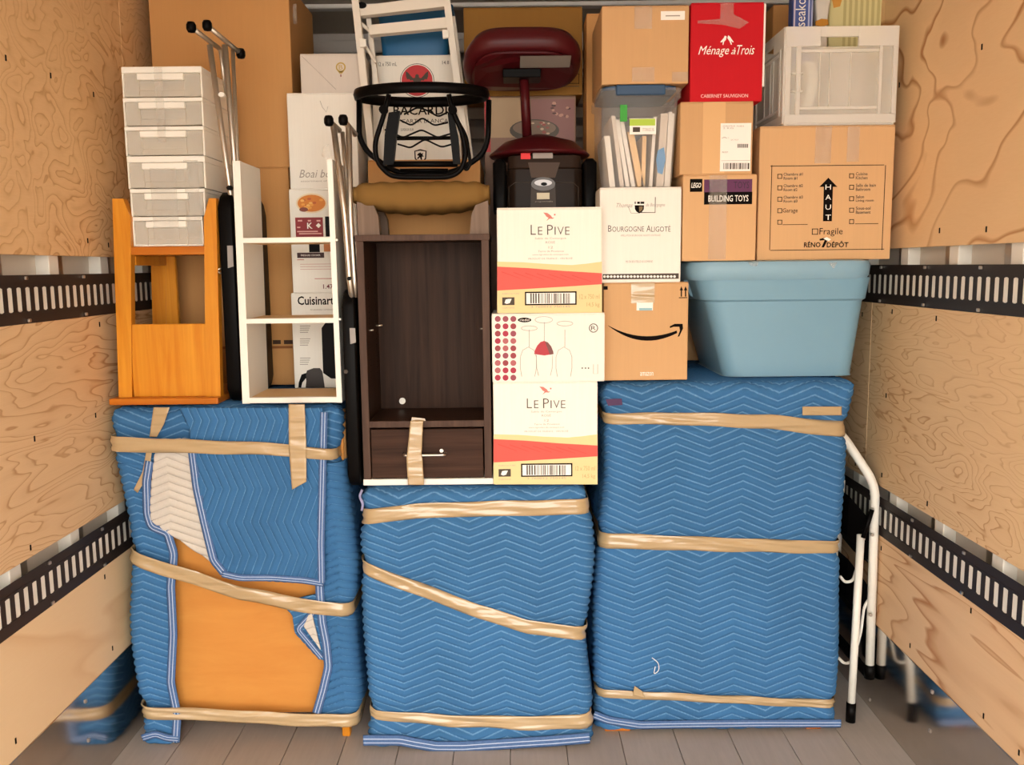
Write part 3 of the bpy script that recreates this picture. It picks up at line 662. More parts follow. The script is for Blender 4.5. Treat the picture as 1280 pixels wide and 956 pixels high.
# wine cartons and stemware carton (stack on the dresser)
L2Y = -.02
def pive(label, x0, y0, x1, y1, Y, z0, z1):
    e, b = carton('wine_carton', label, (x0, y0, x1, y1), Y, .24, M['card_cream'], z0, z1, None, .004)
    sx = (x1 - x0) / 131.0; sy = (y1 - y0) / 133.0
    X = lambda a: x0 + (a - 42) / 6.83 * sx
    Yp = lambda a: y0 + (a - 33) / 6.83 * sy
    P = lambda l: [(X(a), Yp(b_)) for a, b_ in l]
    ppoly('printed_sand_field', e, M['sand'], P([(42, 497), (250, 502), (480, 518), (680, 526), (800, 515), (936, 497), (936, 936), (42, 936)]), Y, .0004)
    ppoly('printed_coral_band', e, M['coral'], P([(42, 540), (300, 552), (600, 576), (936, 596), (936, 690), (600, 712), (300, 730), (42, 744)]), Y, .0008)
    for k in range(7):
        a = 80 + k * 100
        ppoly('printed_streak', e, plain((206, 66, 58), .6), P([(a, 580 + k * 5), (a + 160, 640 + k * 4), (a + 165, 646 + k * 4), (a, 588 + k * 5)]), Y, .0010)
    ppoly('printed_bird', e, plain((206, 120, 108), .6), P([(435, 78), (470, 82), (500, 104), (512, 122), (530, 122), (515, 132), (490, 130), (462, 150), (480, 124), (462, 112), (450, 95)]), Y)
    prect('printed_dot', e, plain((206, 120, 108), .6), X(526), Yp(90), X(540), Yp(103), Y)
    for s, a0, a1, t, bb in (('L', 328, 372, 183, 268), ('E', 390, 428, 200, 268), ('P', 468, 518, 183, 268), ('I', 532, 541, 200, 268), ('V', 556, 610, 200, 268), ('E', 622, 660, 200, 268)):
        text(e, M['ink_grey'], s, X(a0), Yp(t), X(a1), Yp(bb), Y, bold=-.01)
    for s, a0, a1, t, bb in (('Sable de Camargue', 365, 630, 290, 310), ('ROSÉ', 455, 535, 318, 342), ('12', 480, 518, 365, 385), ('Terre de Provence', 390, 610, 400, 416), ('www.vignobles-de-camargue.com', 342, 650, 430, 446), ('PRODUIT DE FRANCE - VIN ROSÉ', 308, 685, 460, 478)):
        text(e, M['ink_pale'], s, X(a0), Yp(t), X(a1), Yp(bb), Y)
    prect('printed_leaf_mark', e, M['ink_grey'], X(85), Yp(802), X(190), Yp(868), Y, .0010)
    ppoly('printed_leaf', e, M['white_ink'], P([(105, 850), (115, 820), (140, 815), (165, 815), (150, 850), (125, 858)]), Y, .0013)
    text(e, M['ink_pale'], 'AGRICULTURE', X(82), Yp(765), X(230), Yp(776), Y); text(e, M['ink_pale'], 'CERTIFIE', X(85), Yp(886), X(190), Yp(898), Y)
    prect('barcode_frame', e, M['ink'], X(278), Yp(752), X(720), Yp(868), Y, .0009); prect('barcode_field', e, M['white_ink'], X(290), Yp(764), X(708), Yp(856), Y, .0012)
    r = random.Random(5); a = 325; bars = []
    while a < 665:
        w = r.choice((5, 8, 12)); bars.append((X(a), Yp(768), X(a + w), Yp(853))); a += w + r.choice((5, 9, 12))
    prects('barcode', e, M['ink_grey'], bars, Y, .0014)
    text(e, M['ink_pale'], '3 760012 750145', X(330), Yp(873), X(665), Yp(890), Y, off=.0011)
    text(e, plain((190, 164, 112), .7), '12 x 750 ml', X(745), Yp(775), X(915), Yp(815), Y, off=.0011); text(e, plain((190, 164, 112), .7), '14,5 kg', X(806), Yp(845), X(915), Yp(890), Y, off=.0011)
    return b
zL2 = ZP(682, 477, L2Y); zG = ZP(685, 391.5, L2Y)
pive('cream wine carton with a coral wave band, standing on the blue wrapped dresser', 617, 476.5, 747, 606, L2Y, ZB, zL2)
pive('cream wine carton with a coral wave band, on top of the stemware carton', 621.5, 259, 752.5, 392, L2Y + .005, zG, ZP(687, 259, L2Y))
e, b = carton('stemware_carton', 'white stemware carton printed with wine glasses and rows of dark red dots', (615, 392, 756, 477), L2Y - .005, .25, M['card_w'], zL2, zG)
GY = L2Y - .005; gx = lambda a: 610 + a / 8.533; gy = lambda a: 385 + a / 8.533
cols = [(150, 70, 84), (168, 40, 66), (150, 58, 66), (176, 96, 100)]
r = random.Random(2)
for j in range(9):
    for i in range(3):
        ppoly('printed_dot', e, plain(cols[r.randrange(4)], .6), pcirc(gx(104 + i * 83), gy(116 + j * 78.3), 3.7, n=14), GY)
    
ppoly('printed_badge', e, M['ink'], pcirc(gx(390), gy(127), 8.5, 3.0, 20), GY); text(e, M['white_ink'], 'riedel', gx(340), gy(113), gx(440), gy(138), GY, off=.0012)
def outline(e, px, Y, w=.0007, m='ink_pale', nm='printed_line', closed=False): return ptube(nm, e, M[m], px, Y - .0002, w, 0, 4, closed)
for cx in (430, 810):
    outline(e, [(gx(cx - 70), gy(730)), (gx(cx - 85), gy(640)), (gx(cx - 85), gy(520)), (gx(cx - 60), gy(450)), (gx(cx), gy(415)), (gx(cx + 60), gy(450)), (gx(cx + 85), gy(520)), (gx(cx + 85), gy(640)), (gx(cx + 70), gy(730))], GY)
    outline(e, [(gx(cx + 10), gy(415)), (gx(cx + 10), gy(230))], GY); outline(e, pcirc(gx(cx + 10), gy(200 - (35 if cx > 500 else -15)), 10, 3, 18), GY, closed=True)
ppoly('printed_red_wine', e, plain((176, 34, 46), .5), [(gx(a), gy(c)) for a, c in ((492, 490), (500, 450), (525, 400), (560, 362), (600, 350), (640, 366), (675, 410), (695, 460), (700, 490), (600, 505))], GY)
ppoly('printed_wine_shade', e, plain((116, 60, 56), .5), [(gx(a), gy(c)) for a, c in ((605, 352), (640, 366), (675, 410), (695, 460), (700, 490), (660, 498))], GY, .0009)
outline(e, [(gx(600), gy(350)), (gx(602), gy(150))], GY); outline(e, pcirc(gx(595), gy(125), 11, 4, 18), GY, closed=True)
outline(e, [(gx(515), gy(500)), (gx(520), gy(640)), (gx(540), gy(720))], GY); outline(e, [(gx(690), gy(500)), (gx(685), gy(640)), (gx(665), gy(720))], GY)
outline(e, pcirc(gx(1125), gy(213), 5.2, n=18), GY, .0012, 'ink_grey', closed=True); text(e, M['ink_grey'], 'R', gx(1100), gy(190), gx(1150), gy(235), GY)
for a in (1005, 1040, 1072): ppoly('printed_dot', e, M['ink_grey'], pcirc(gx(a), gy(640), 1.0, n=8), GY)
outline(e, [(gx(1125), gy(600)), (gx(1125), gy(700)), (gx(1170), gy(700)), (gx(1170), gy(600))], GY)

# parcel with the curved arrow
AZ_Y = .06; zAm = ZP(807, 353, AZ_Y)
e, b = carton('parcel_box', 'brown parcel box with a black curved smile arrow, standing on the wrapped chest', (754.5, 353, 860, 475), AZ_Y, .26, M['card'], ZCT, zAm)
ax_ = lambda a: 600 + a / 3.822; ay_ = lambda a: 230 + a / 3.824
def curve(p0, p1, p2, n=14): return [((1 - t) ** 2 * p0[0] + 2 * t * (1 - t) * p1[0] + t * t * p2[0], (1 - t) ** 2 * p0[1] + 2 * t * (1 - t) * p1[1] + t * t * p2[1]) for t in [i / n for i in range(n + 1)]]
up = curve((612, 675), (770, 765), (940, 700)); lo = curve((942, 712), (770, 800), (612, 677))
ppoly('printed_smile', e, M['ink'], [(ax_(a), ay_(c)) for a, c in up + lo], AZ_Y)
ppoly('printed_arrow_head', e, M['ink'], [(ax_(a), ay_(c)) for a, c in ((906, 680), (930, 668), (968, 668), (970, 690), (952, 728), (944, 730), (955, 700), (952, 682), (925, 682), (908, 688))], AZ_Y, .0007)
prect('tape_strip', e, M['tape_b'], ax_(722), ay_(474), ax_(834), ay_(570), AZ_Y, .0006); prect('label_scrap', e, M['white_ink'], ax_(748), ay_(566), ax_(826), ay_(604), AZ_Y, .0009)
prect('label_scrap', e, plain((150, 190, 200), .6), ax_(760), ay_(592), ax_(822), ay_(604), AZ_Y, .0012)
for a in (962, 982):
    ppoly('printed_up_arrow', e, M['ink'], [(ax_(q), ay_(w)) for q, w in ((a, 488), (a + 8, 508), (a + 3, 508), (a + 3, 538), (a - 3, 538), (a - 3, 508), (a - 8, 508))], AZ_Y)
prect('printed_bar', e, M['ink'], ax_(950), ay_(541), ax_(990), ay_(545), AZ_Y); prect('printed_bar', e, M['ink'], ax_(590), ay_(488), ax_(610), ay_(505), AZ_Y)
text(e, M['white_ink'], 'amazon', ax_(765), ay_(898), ax_(828), ay_(916), AZ_Y)

# white burgundy carton
BO_Y = .05; zBo = ZP(800, 234, BO_Y)
e, b = carton('wine_carton', 'white wine carton with a dark shield crest, on top of the smile parcel box', (749.5, 234, 851.5, 353), BO_Y, .25, M['card_w'], zAm, zBo, None, .004)
ox = lambda a: 740 + a / 7.35; oy = lambda a: 230 + a / 7.354
for s, a0, a1, t in (('B', 148, 180, 380), ('OURGOGNE', 186, 478, 390), ('A', 500, 540, 380), ('LIGOTÉ', 545, 722, 378)): text(e, M['ink_grey'], s, ox(a0), oy(t), ox(a1), oy(438), BO_Y, bold=-.005)
text(e, M['ink_pale'], 'APPELLATION BOURGOGNE ALIGOTE CONTROLEE', ox(262), oy(463), ox(628), oy(480), BO_Y); text(e, M['ink_pale'], 'MIS EN BOUTEILLE AU DOMAINE', ox(310), oy(702), ox(556), oy(722), BO_Y)
text(e, M['ink_pale'], 'Thomas', ox(225), oy(175), ox(375), oy(215), BO_Y, .4); text(e, M['ink_pale'], 'de Bourgogne', ox(495), oy(175), ox(670), oy(215), BO_Y, .4)
ppoly('printed_shield', e, M['ink'], [(ox(a), oy(c)) for a, c in ((392, 195), (478, 195), (476, 232), (460, 255), (435, 270), (410, 255), (394, 232))], BO_Y)
ppoly('printed_shield_charge', e, plain((120, 96, 60), .5), [(ox(a), oy(c)) for a, c in ((432, 205), (466, 205), (464, 232), (448, 250), (434, 256))], BO_Y, .0009)
for a, b2 in ((392, 402), (415, 440), (445, 480)): prect('printed_crown', e, M['ink'], ox(a), oy(162), ox(b2), oy(182), BO_Y)
outline(e, [(ox(440), oy(262)), (ox(580), oy(262)), (ox(582), oy(120))], BO_Y, .0012, 'ink_grey'); outline(e, [(ox(330), oy(205)), (ox(360), oy(268)), (ox(430), oy(268))], BO_Y, .0007)
prect('printed_border', e, M['ink_grey'], ox(98), oy(824), ox(797), oy(874), BO_Y, .0005)
for k in range(22): ppoly('printed_bead', e, M['white_ink'], pcirc(ox(115 + k * 30.6), oy(850), 1.7, n=8), BO_Y, .0009)

# blue storage tub with lid
TY = .07; zt0 = ZCT; ztop = ZP(985, 325, TY - .01)
tx0, tx1, _, _ = RC(875, 345, 1092, 360, TY); bx0_, bx1_, _, _ = RC(906, 465, 1068, 475, TY + .05); zst = ZP(985, 376, TY)
tu = empty('storage_tub', ((tx0 + tx1) / 2, TY + .28, zt0), 'pale blue plastic storage tub with lid, standing on the wrapped chest', 'tub')
D2 = .52
def fr(f): return bx0_ + (tx0 - bx0_) * f, bx1_ + (tx1 - bx1_) * f, TY + .045 * (1 - f), TY + D2 - .045 * (1 - f)
zr = ztop - .055
fs = (zst - zt0) / (zr - zt0)
o = loft('tub_body', tu, M['tub'], [(*fr(0.04)[:4], zt0, .05), (*fr(.0), zt0 + .003, .055), (*fr(fs * .9), zst - .006, .06), (*fr(fs * .92), zst - .002, .06)] +
         [((lambda q: (q[0] - .006, q[1] + .006, q[2] - .006, q[3] + .006))(fr(fs)) + (zst + .004, .065))] + [((lambda q: (q[0] - .008, q[1] + .008, q[2] - .008, q[3] + .008))(fr(1)) + (zr, .07))], 6); autosmooth(o, 25)
rx0, rx1, _, _ = RC(863, 330, 1099, 335, TY - .02)
o = loft('lid', tu, M['tub_lid'], [(rx0 + .012, rx1 - .012, TY - .01, TY + D2 + .01, zr - .004, .07), (rx0 + .004, rx1 - .004, TY - .018, TY + D2 + .02, zr + .008, .075), (rx0, rx1, TY - .022, TY + D2 + .022, ztop - .018, .08), (rx0 + .006, rx1 - .006, TY - .016, TY + D2 + .016, ztop - .004, .075), (rx0 + .02, rx1 - .02, TY, TY + D2, ztop, .07)], 6); autosmooth(o, 40)
for s in (-1, 1):       # moulded handles under the rim
    xh = tx0 + .01 if s < 0 else tx1 - .01
    prism('handle', tu, M['tub'], [(xh + s * -.02, zr + .002), (xh + s * .03, zr + .002), (xh + s * .026, zr - .02), (xh + s * .006, zr - .055), (xh - s * .02, zr - .07)], TY + .16, TY + .36)
ppoly('tape_scrap', tu, M['seal'], [(935, 327), (948, 327), (946, 333), (938, 332)], TY - .023); ppoly('tape_scrap', tu, M['seal'], [(1035, 328), (1046, 328), (1042, 336)], TY - .023)

# moving carton with tick boxes
RY = .09; zRe = ZP(1030, 157, RY)
e, b = carton('moving_carton', 'large brown moving carton printed with room tick boxes and an up arrow', (948, 157, 1116, 324), RY, .42, M['card_b'], ztop, zRe)
qx = lambda a: 960 + a / 5.794; qy = lambda a: 160 + a / 5.794
def frame(e, x0, y0, x1, y1, Y, w, m='ink', nm='printed_frame'): return prects(nm, e, M[m], [(x0, y0, x1, y0 + w), (x0, y1 - w, x1, y1), (x0, y0, x0 + w, y1), (x1 - w, y0, x1, y1)], Y)
frame(e, 963, 206.5, 1105, 312.5, RY, .8)
for k, (s1, s2) in enumerate((('Chambre #1', 'Room #1'), ('Chambre #2', 'Room #2'), ('Chambre #3', 'Room #3'), ('Garage', None), (None, None))):
    y = 350 + k * 83; frame(e, qx(68), qy(y - 17), qx(102), qy(y + 17), RY, .8, nm='printed_tick_box')
    if s2: text(e, M['ink_grey'], s1, qx(112), qy(y - 26), qx(252), qy(y - 3), RY, bold=.01); text(e, M['ink_grey'], s2, qx(112), qy(y + 3), qx(212), qy(y + 26), RY, bold=.01)
    elif s1: text(e, M['ink'], s1, qx(106), qy(y - 18), qx(214), qy(y + 22), RY)
    else: prect('printed_rule', e, M['ink'], qx(106), qy(y + 15), qx(286), qy(y + 19), RY)
for k, (s1, s2) in enumerate((('Cuisine', 'Kitchen'), ('Salle de bain', 'Bathroom'), ('Salon', 'Living room'), ('Sous-sol', 'Basement'), (None, None))):
    y = 346 + k * 83; frame(e, qx(588), qy(y - 17), qx(622), qy(y + 17), RY, .8, nm='printed_tick_box')
    w = (720, 780, 765, 742, 0)[k]
    if s2: text(e, M['ink_grey'], s1, qx(635), qy(y - 26), qx(min(w, 780) - (0 if k != 2 else 70)), qy(y - 3), RY, bold=.01); text(e, M['ink_grey'], s2, qx(635), qy(y + 3), qx(w - (40 if k == 1 else 0)), qy(y + 26), RY, bold=.01)
    else: prect('printed_rule', e, M['ink'], qx(630), qy(y + 13), qx(798), qy(y + 17), RY)
ppoly('printed_up_arrow', e, M['ink'], [(qx(a), qy(c)) for a, c in ((437, 360), (502, 426), (470, 426), (462, 675), (398, 675), (404, 426), (372, 426))], RY)
for s, y in (('H', 410), ('A', 483), ('U', 555), ('T', 628)): text(e, M['white_ink'], s, qx(415), qy(y), qx(455), qy(y + 36), RY, off=.0011)
text(e, M['ink'], 'Fragile', qx(372), qy(724), qx(540), qy(785), RY); frame(e, qx(318), qy(728), qx(362), qy(772), RY, .9, nm='printed_tick_box')
text(e, M['ink'], 'RÉNO', qx(260), qy(818), qx(380), qy(864), RY, bold=.02); text(e, M['ink'], 'DÉPÔT', qx(425), qy(818), qx(582), qy(864), RY, bold=.02)
ppoly('printed_hammer', e, M['ink'], [(qx(a), qy(c)) for a, c in ((388, 864), (410, 812), (375, 815), (372, 804), (405, 795), (445, 800), (430, 815), (404, 864))], RY, .0009); ppoly('printed_hammer_head', e, M['white_ink'], [(qx(a), qy(c)) for a, c in ((400, 800), (425, 790), (455, 806), (440, 818), (420, 812))], RY, .0012)
seal(e, (1019, 158, 1039, 204), RY); seal(e, (1059, 158, 1074, 202), RY)

# building toys carton, parcel with the shipping label, red wine carton
LY = .06; zLg = ZP(898, 218, LY); zPa = ZP(896, 127, LY)
e, b = carton('toy_carton', 'small brown carton with a purple and black building toys print, on the tub lid', (853, 218, 945.5, 325), LY, .24, M['card_b'], ztop, zLg)
tx = lambda a: 850 + a / 4.66; ty = lambda a: 125 + a / 4.663
prect('printed_purple_band', e, plain((96, 40, 84), .6), tx(140), ty(462), tx(420), ty(540), LY); prect('printed_black_band', e, M['ink'], tx(140), ty(536), tx(420), ty(608), LY, .0008)
text(e, plain((58, 28, 56), .6), 'LEGO', tx(170), ty(475), tx(272), ty(515), LY, off=.0011); text(e, plain((58, 28, 56), .6), 'TOYS', tx(312), ty(475), tx(402), ty(515), LY, off=.0011)
text(e, M['white_ink'], 'BUILDING TOYS', tx(165), ty(555), tx(398), ty(592), LY, off=.0012, bold=.01)
prect('printed_logo', e, M['ink'], tx(58), ty(460), tx(130), ty(535), LY); text(e, M['white_ink'], 'LEGO', tx(65), ty(482), tx(123), ty(512), LY, .2, bold=.02, off=.0011)
seal(e, (886, 219, 908, 324), LY - .0014)
e, b = carton('parcel_box', 'plain brown parcel box with a white shipping label and pale tape, under the red carton', (850, 127, 941, 217), LY, .25, M['card'], zLg, zPa)
prect('paper_tape', e, plain((222, 176, 122), .6), tx(132), ty(12), tx(262), ty(428), LY)
prect('shipping_label', e, M['white_ink'], tx(234), ty(135), tx(412), ty(415), LY, .001)
for y, a0, a1, s in ((148, 250, 320, 'EXPEDITEUR'), (148, 330, 372, 'POIDS'), (160, 250, 310, '2 KG'), (215, 240, 285, 'A:'), (228, 295, 340, 'QC H2X'), (300, 245, 280, 'REF')): text(e, M['ink_pale'], s, tx(a0), ty(y), tx(a1), ty(y + 9), LY, off=.0014)
bars = []; r = random.Random(4); a = 252
while a < 395:
    w = r.choice((3, 5, 9)); bars.append((tx(a), ty(367), tx(a + w), ty(403))); a += w + r.choice((3, 5))
prects('barcode', e, M['ink_grey'], bars, LY - .001, .0004); prects('barcode', e, M['ink_grey'], [(tx(q), ty(256), tx(q + 5), ty(278)) for q in range(335, 395, 8)], LY - .001, .0004)
prect('label_rule', e, M['ink_pale'], tx(240), ty(352), tx(408), ty(354), LY - .001, .0004)
zRd = ZP(910, 3, LY)
e, b = carton('wine_carton', 'tall red wine carton with white script lettering and crinkled tape', (863, 3.5, 954, 127), LY, .25, M['red'], zPa, zRd)
vx = lambda a: 860 + a / 9.56; vy = lambda a: 30 + a / 9.56
text(e, M['white_ink'], 'Ménage', vx(122), vy(262), vx(490), vy(398), LY, .35); text(e, M['white_ink'], 'à', vx(515), vy(285), vx(568), vy(362), LY, .35); text(e, M['white_ink'], 'Trois', vx(585), vy(252), vx(795), vy(366), LY, .35)
text(e, plain((246, 190, 186), .6), 'CABERNET SAUVIGNON', vx(152), vy(838), vx(716), vy(880), LY, bold=.01)
ppoly('printed_figure', e, M['white_ink'], [(vx(a), vy(c)) for a, c in ((440, 140), (462, 150), (452, 190), (430, 215), (422, 250), (412, 248), (416, 210), (392, 222), (388, 212), (425, 170))], LY)
ppoly('printed_figure', e, M['white_ink'], [(vx(a), vy(c)) for a, c in ((480, 135), (500, 150), (520, 180), (545, 215), (535, 220), (512, 200), (525, 245), (512, 248), (495, 205), (470, 170))], LY)
ppoly('crinkled_tape', e, M['seal'], [(901, 4), (917, 4), (917, 18), (936, 28), (924, 36), (905, 31), (872, 29), (872, 26), (900, 24)], LY - .001)
box('open_edge', e, M['white_ink'], b[1], b[1] + .006, LY + .002, LY + .24, ZP(950, 108, LY), zRd - .004, .001)
# ------------------------------------------------------------------ clear tote, crate, upper cartons
# clear tote with blue lid
OY = .07; zTo = ZP(795, 106, OY)
x0, x1, _, _ = RC(752, 118, 851, 122, OY); u0, u1, _, _ = RC(754, 228, 842, 234, OY)
to = empty('clear_tote', ((x0 + x1) / 2, OY + .2, zBo), 'clear plastic tote of paper folders with a blue lid, on the white wine carton', 'tote')
dpt = .30
zr = zTo - .035
o = loft('tote_body', to, M['clear'], [(u0, u1, OY + .02, OY + dpt - .02, zBo + .001, .02), (x0 + .004, x1 - .004, OY + .002, OY + dpt, zr, .025), (x0 - .005, x1 + .005, OY - .006, OY + dpt + .006, zr + .001, .03), (x0 - .005, x1 + .005, OY - .006, OY + dpt + .006, zTo - .010, .03)], 4, True, False); autosmooth(o, 30)
o = loft('lid', to, M['navy'], [(x0 + .004, x1 - .008, OY + .004, OY + dpt - .004, zTo - .014, .03), (x0 + .004, x1 - .008, OY + .004, OY + dpt - .004, zTo - .003, .03), (x0 + .012, x1 - .016, OY + .012, OY + dpt - .012, zTo, .03)], 4); autosmooth(o)
hx = RC(770, 106, 832, 118, OY - .012)
box('handle', to, M['navy'], hx[0], hx[1], OY - .016, OY + .01, zTo - .032, zTo - .002, .004, 2)
prect('label', to, M['white_ink'], 787, 148, 820, 168, OY - .004, .001); prect('label_band', to, plain((176, 206, 70), .6), 787, 148.5, 819, 157, OY - .005, .0006); prect('label_print', to, M['ink_grey'], 791, 159, 800, 165, OY - .005, .0006); text(to, M['ink_pale'], 'STORAGE 30L', 803, 160, 818, 164, OY - .005)
prect('green_sticker', to, plain((60, 160, 60), .6), 775, 131, 784, 152, OY - .004, .001)
FOL = []
papers = [((755, 170), (762, 232), 7, 'white_mat'), ((764, 145), (775, 232), 5, 'beige'), ((769, 150), (782, 232), 5, 'white_mat'), ((774, 148), (789, 232), 5, 'white_mat'), ((784, 165), (797, 230), 8, 'chip'), ((803, 170), (801, 232), 5, 'chip'), ((817, 146), (811, 232), 4, 'white_mat'), ((826, 142), (820, 232), 9, 'beige'), ((836, 140), (830, 232), 4, 'white_mat'), ((840, 142), (834, 232), 3, 'white_mat')]
for k, ((a, t), (c, d), w, m) in enumerate(papers):
    pa = W(a, t, OY + .035); pb = W(c, d, OY + .035); th = w / 408; zb = zBo + .006
    sx = lambda z: pb.x + (pa.x - pb.x) * (z - zb) / (pa.z - zb)
    o = prism('paper_folder', None, M[m], [(pb.x, zb), (pb.x + th, zb), (pa.x + th, pa.z), (pa.x, pa.z)], OY + .032, OY + .26)
    FOL.append(o)
    lab = {'white_mat': 'white paper folder standing inside the clear tote', 'beige': 'beige paper folder standing inside the clear tote', 'chip': 'tan paper folder standing inside the clear tote'}[m]
    tag(o, lab, 'folder', 'folders in the clear tote')
FOL[0]['label'] = 'short white paper folder lower than the others in the clear tote'; FOL[7]['label'] = 'thick beige folder with a blue print in the clear tote'
for q in (4, 5): FOL[q]['label'] = ('thick tan folder leaning sideways in the clear tote', 'thin upright tan folder in the middle of the clear tote')[q - 4]
FOL[1]['label'] = 'thin beige folder among white folders in the clear tote'
ppoly('blue_print', FOL[7], plain((90, 150, 200), .6), [(822, 188), (830, 184), (832, 200), (828, 218), (822, 216), (820, 200)], OY + .031, .001)

# carton on the tote
e, b = carton('carton', 'plain brown carton with a small white label, on the clear tote lid', (752, 7, 861, 103), OY - .01, .30, M['card'], zTo, ZP(806, 7, OY - .01))
prect('label', e, M['white_ink'], 826, 14, 856, 25, OY - .01, .001); prect('label_print', e, M['ink_pale'], 832, 19, 850, 20.5, OY - .011, .0006)
seal(e, (793, 8, 815, 36), OY - .01); seal(e, (790, 84, 818, 102), OY - .01); seal(e, (840, 90, 860, 102), OY - .01)

# folding crate of frosted plastic on the moving carton
KY = .08; zK = ZP(1040, 33, KY)
x0, x1, _, _ = RC(981, 90, 1120, 95, KY); DK = .34
kr = empty('folding_crate', ((x0 + x1) / 2, KY + DK / 2, zRe), 'frosted plastic folding crate with a hand slot, on the large moving carton', 'crate')
# the crate is wider at the back in view: it stands square to the truck
zt = lambda y: ZP(1050, y, KY)
z0 = zRe
px = lambda a: XP(930 + a / 5.625, 90, KY); pz = lambda a: ZP(1040, a / 5.62, KY)
xl, xr = x0, x1
def wallpan(axis, c, nm):
    bm = bmesh.new(); bt = bmesh.new()
    L0, L1 = (xl, xr) if axis == 'x' else (KY, KY + DK)
    def add(b, u0, u1, z_0, z_1, d=0.0):
        if axis == 'x': bmbox(b, u0, u1, c - d, c + .006, z_0, z_1, .0008, 1)
        else: bmbox(b, c - .003 - d / 2, c + .003 + d / 2, u0, u1, z_0, z_1, .0008, 1)
    ht = zK - z0
    u = lambda f: L0 + (L1 - L0) * f
    zz = lambda f: z0 + ht * f
    add(bm, u(0), u(.31), zz(.80), zz(1), .004); add(bm, u(.65), u(1), zz(.80), zz(1), .004); add(bm, u(.31), u(.65), zz(.895), zz(1), .004)   # top band round the slot
    add(bm, u(0), u(1), zz(0.02), zz(.11), .004); add(bm, u(.10), u(.14), zz(.11), zz(.8), .004); add(bm, u(.84), u(.87), zz(.11), zz(.8), .004); add(bm, u(0), u(.05), zz(.11), zz(.8), .004); add(bm, u(.965), u(1), zz(.11), zz(.8), .004)
    add(bm, u(.14), u(.84), zz(.16), zz(.19), .003); add(bm, u(.14), u(.84), zz(.74), zz(.77), .003)
    for f in (.31, .40, .585): add(bm, u(f), u(f + .008), zz(.19), zz(.74), .002)
    if axis == 'x':
        for f in (.34, .52): add(bm, u(.06), u(.16), zz(f), zz(f + .015), .006)
        add(bm, u(.125), u(.14), zz(.34), zz(.535), .008)
    frombm(nm + '_ribs', bm, M['frost'], kr)
    def pl(u0, u1, za, zb): add(bt, u0, u1, za, zb, -.002)
    pl(u(.04), u(.97), zz(.10), zz(.80)); frombm(nm + '_sheet', bt, M['frost_b'], kr)
wallpan('x', KY, 'front_panel'); wallpan('y', xl, 'side_panel'); wallpan('y', xr, 'side_panel'); wallpan('x', KY + DK, 'back_panel')
box('bottom', kr, M['frost'], xl, xr, KY, KY + DK, z0, z0 + .008, .001)
def inside(name, label, cat, mat, fn): pass
# things in the crate
zc = z0 + .0085
o = loft('bagged_bundle', None, plain((196, 188, 180), .35), [(px(640), px(930), KY + .04, KY + .20, zc, .04), (px(620), px(950), KY + .03, KY + .22, zc + .06, .05), (px(650), px(940), KY + .04, KY + .20, pz(480), .05), (px(630), px(930), KY + .05, KY + .20, pz(380), .04), (px(620), px(930), KY + .05, KY + .20, pz(336), .03)], 5); tag(o, 'white plastic bagged bundle inside the frosted crate', 'bag')
v = []; cpts = curve((445, 415), (520, 560), (430, 740), 10)
P = [(px(a), max(pz(c), zc)) for a, c in cpts] + [(px(a + 65), max(pz(c), zc)) for a, c in reversed(cpts)]
o = prism('paper_roll', None, M['white'], P, KY + .03, KY + .17); tag(o, 'curved white roll standing inside the frosted crate', 'roll')
o = box('snack_packet', None, plain((74, 92, 160), .5), XP(991, 10, KY + .18), XP(1017.5, 10, KY + .18), KY + .18, KY + .23, zc, ZP(1000, -22, KY + .18), .008, 2); tag(o, 'blue packet with white upright lettering poking out of the crate', 'packet')
text(o, M['white_ink'], 'seakow', 994.5, -14, 1007, 33, KY + .18, 0, 90)
prects('printed_stripe', o, plain((190, 196, 228), .6), [(1010, -18, 1012, 60), (1014, -18, 1015.5, 60)], KY + .18)
prect('printed_edge', o, plain((206, 196, 214), .6), 992, -18, 994, 60, KY + .18)
o = box('paper_bundle', None, plain((226, 216, 158), .7), XP(1037, 10, KY + .25), XP(1115, 10, KY + .25), KY + .25, KY + .33, zc, ZP(1080, -24, KY + .25), .006, 2); tag(o, 'pale yellow lined paper bundle standing up out of the crate', 'paper')
prects('printed_line', o, plain((200, 188, 130), .7), [(1054 + k * 7, -18, 1057.5 + k * 7, 60) for k in range(8)], KY + .25)
ppoly('printed_orange', o, plain((222, 160, 70), .6), [(1036, -20), (1058, -20), (1050, 8), (1042, 10)], KY + .25)
o = loft('white_bag', None, M['white_mat'], [(XP(1020, 60, KY + .2), XP(1034, 60, KY + .2), KY + .205, KY + .235, zc, .008), (XP(1019.5, 40, KY + .2), XP(1036, 40, KY + .2), KY + .20, KY + .24, zc + .15, .008), (XP(1021, 25, KY + .2), XP(1035, 25, KY + .2), KY + .20, KY + .24, ZP(1030, 25, KY + .2), .007), (XP(1018.5, 0, KY + .2), XP(1042, 0, KY + .2), KY + .205, KY + .24, ZP(1030, -18, KY + .2), .008)], 4); tag(o, 'slim white bag between blue packet and yellow paper in the crate', 'bag')
ppoly('orange_knot', o, plain((206, 140, 40), .6), [(1019, 27), (1026, 24), (1034, 25), (1035, 31), (1027, 34), (1019, 32)], KY + .198, .006)
o = box('white_card', None, M['white'], px(645), px(800), KY + .07, KY + .18, pz(335), pz(318), .002); tag(o, 'white card lying on the bagged bundle behind the crate hand slot', 'card')

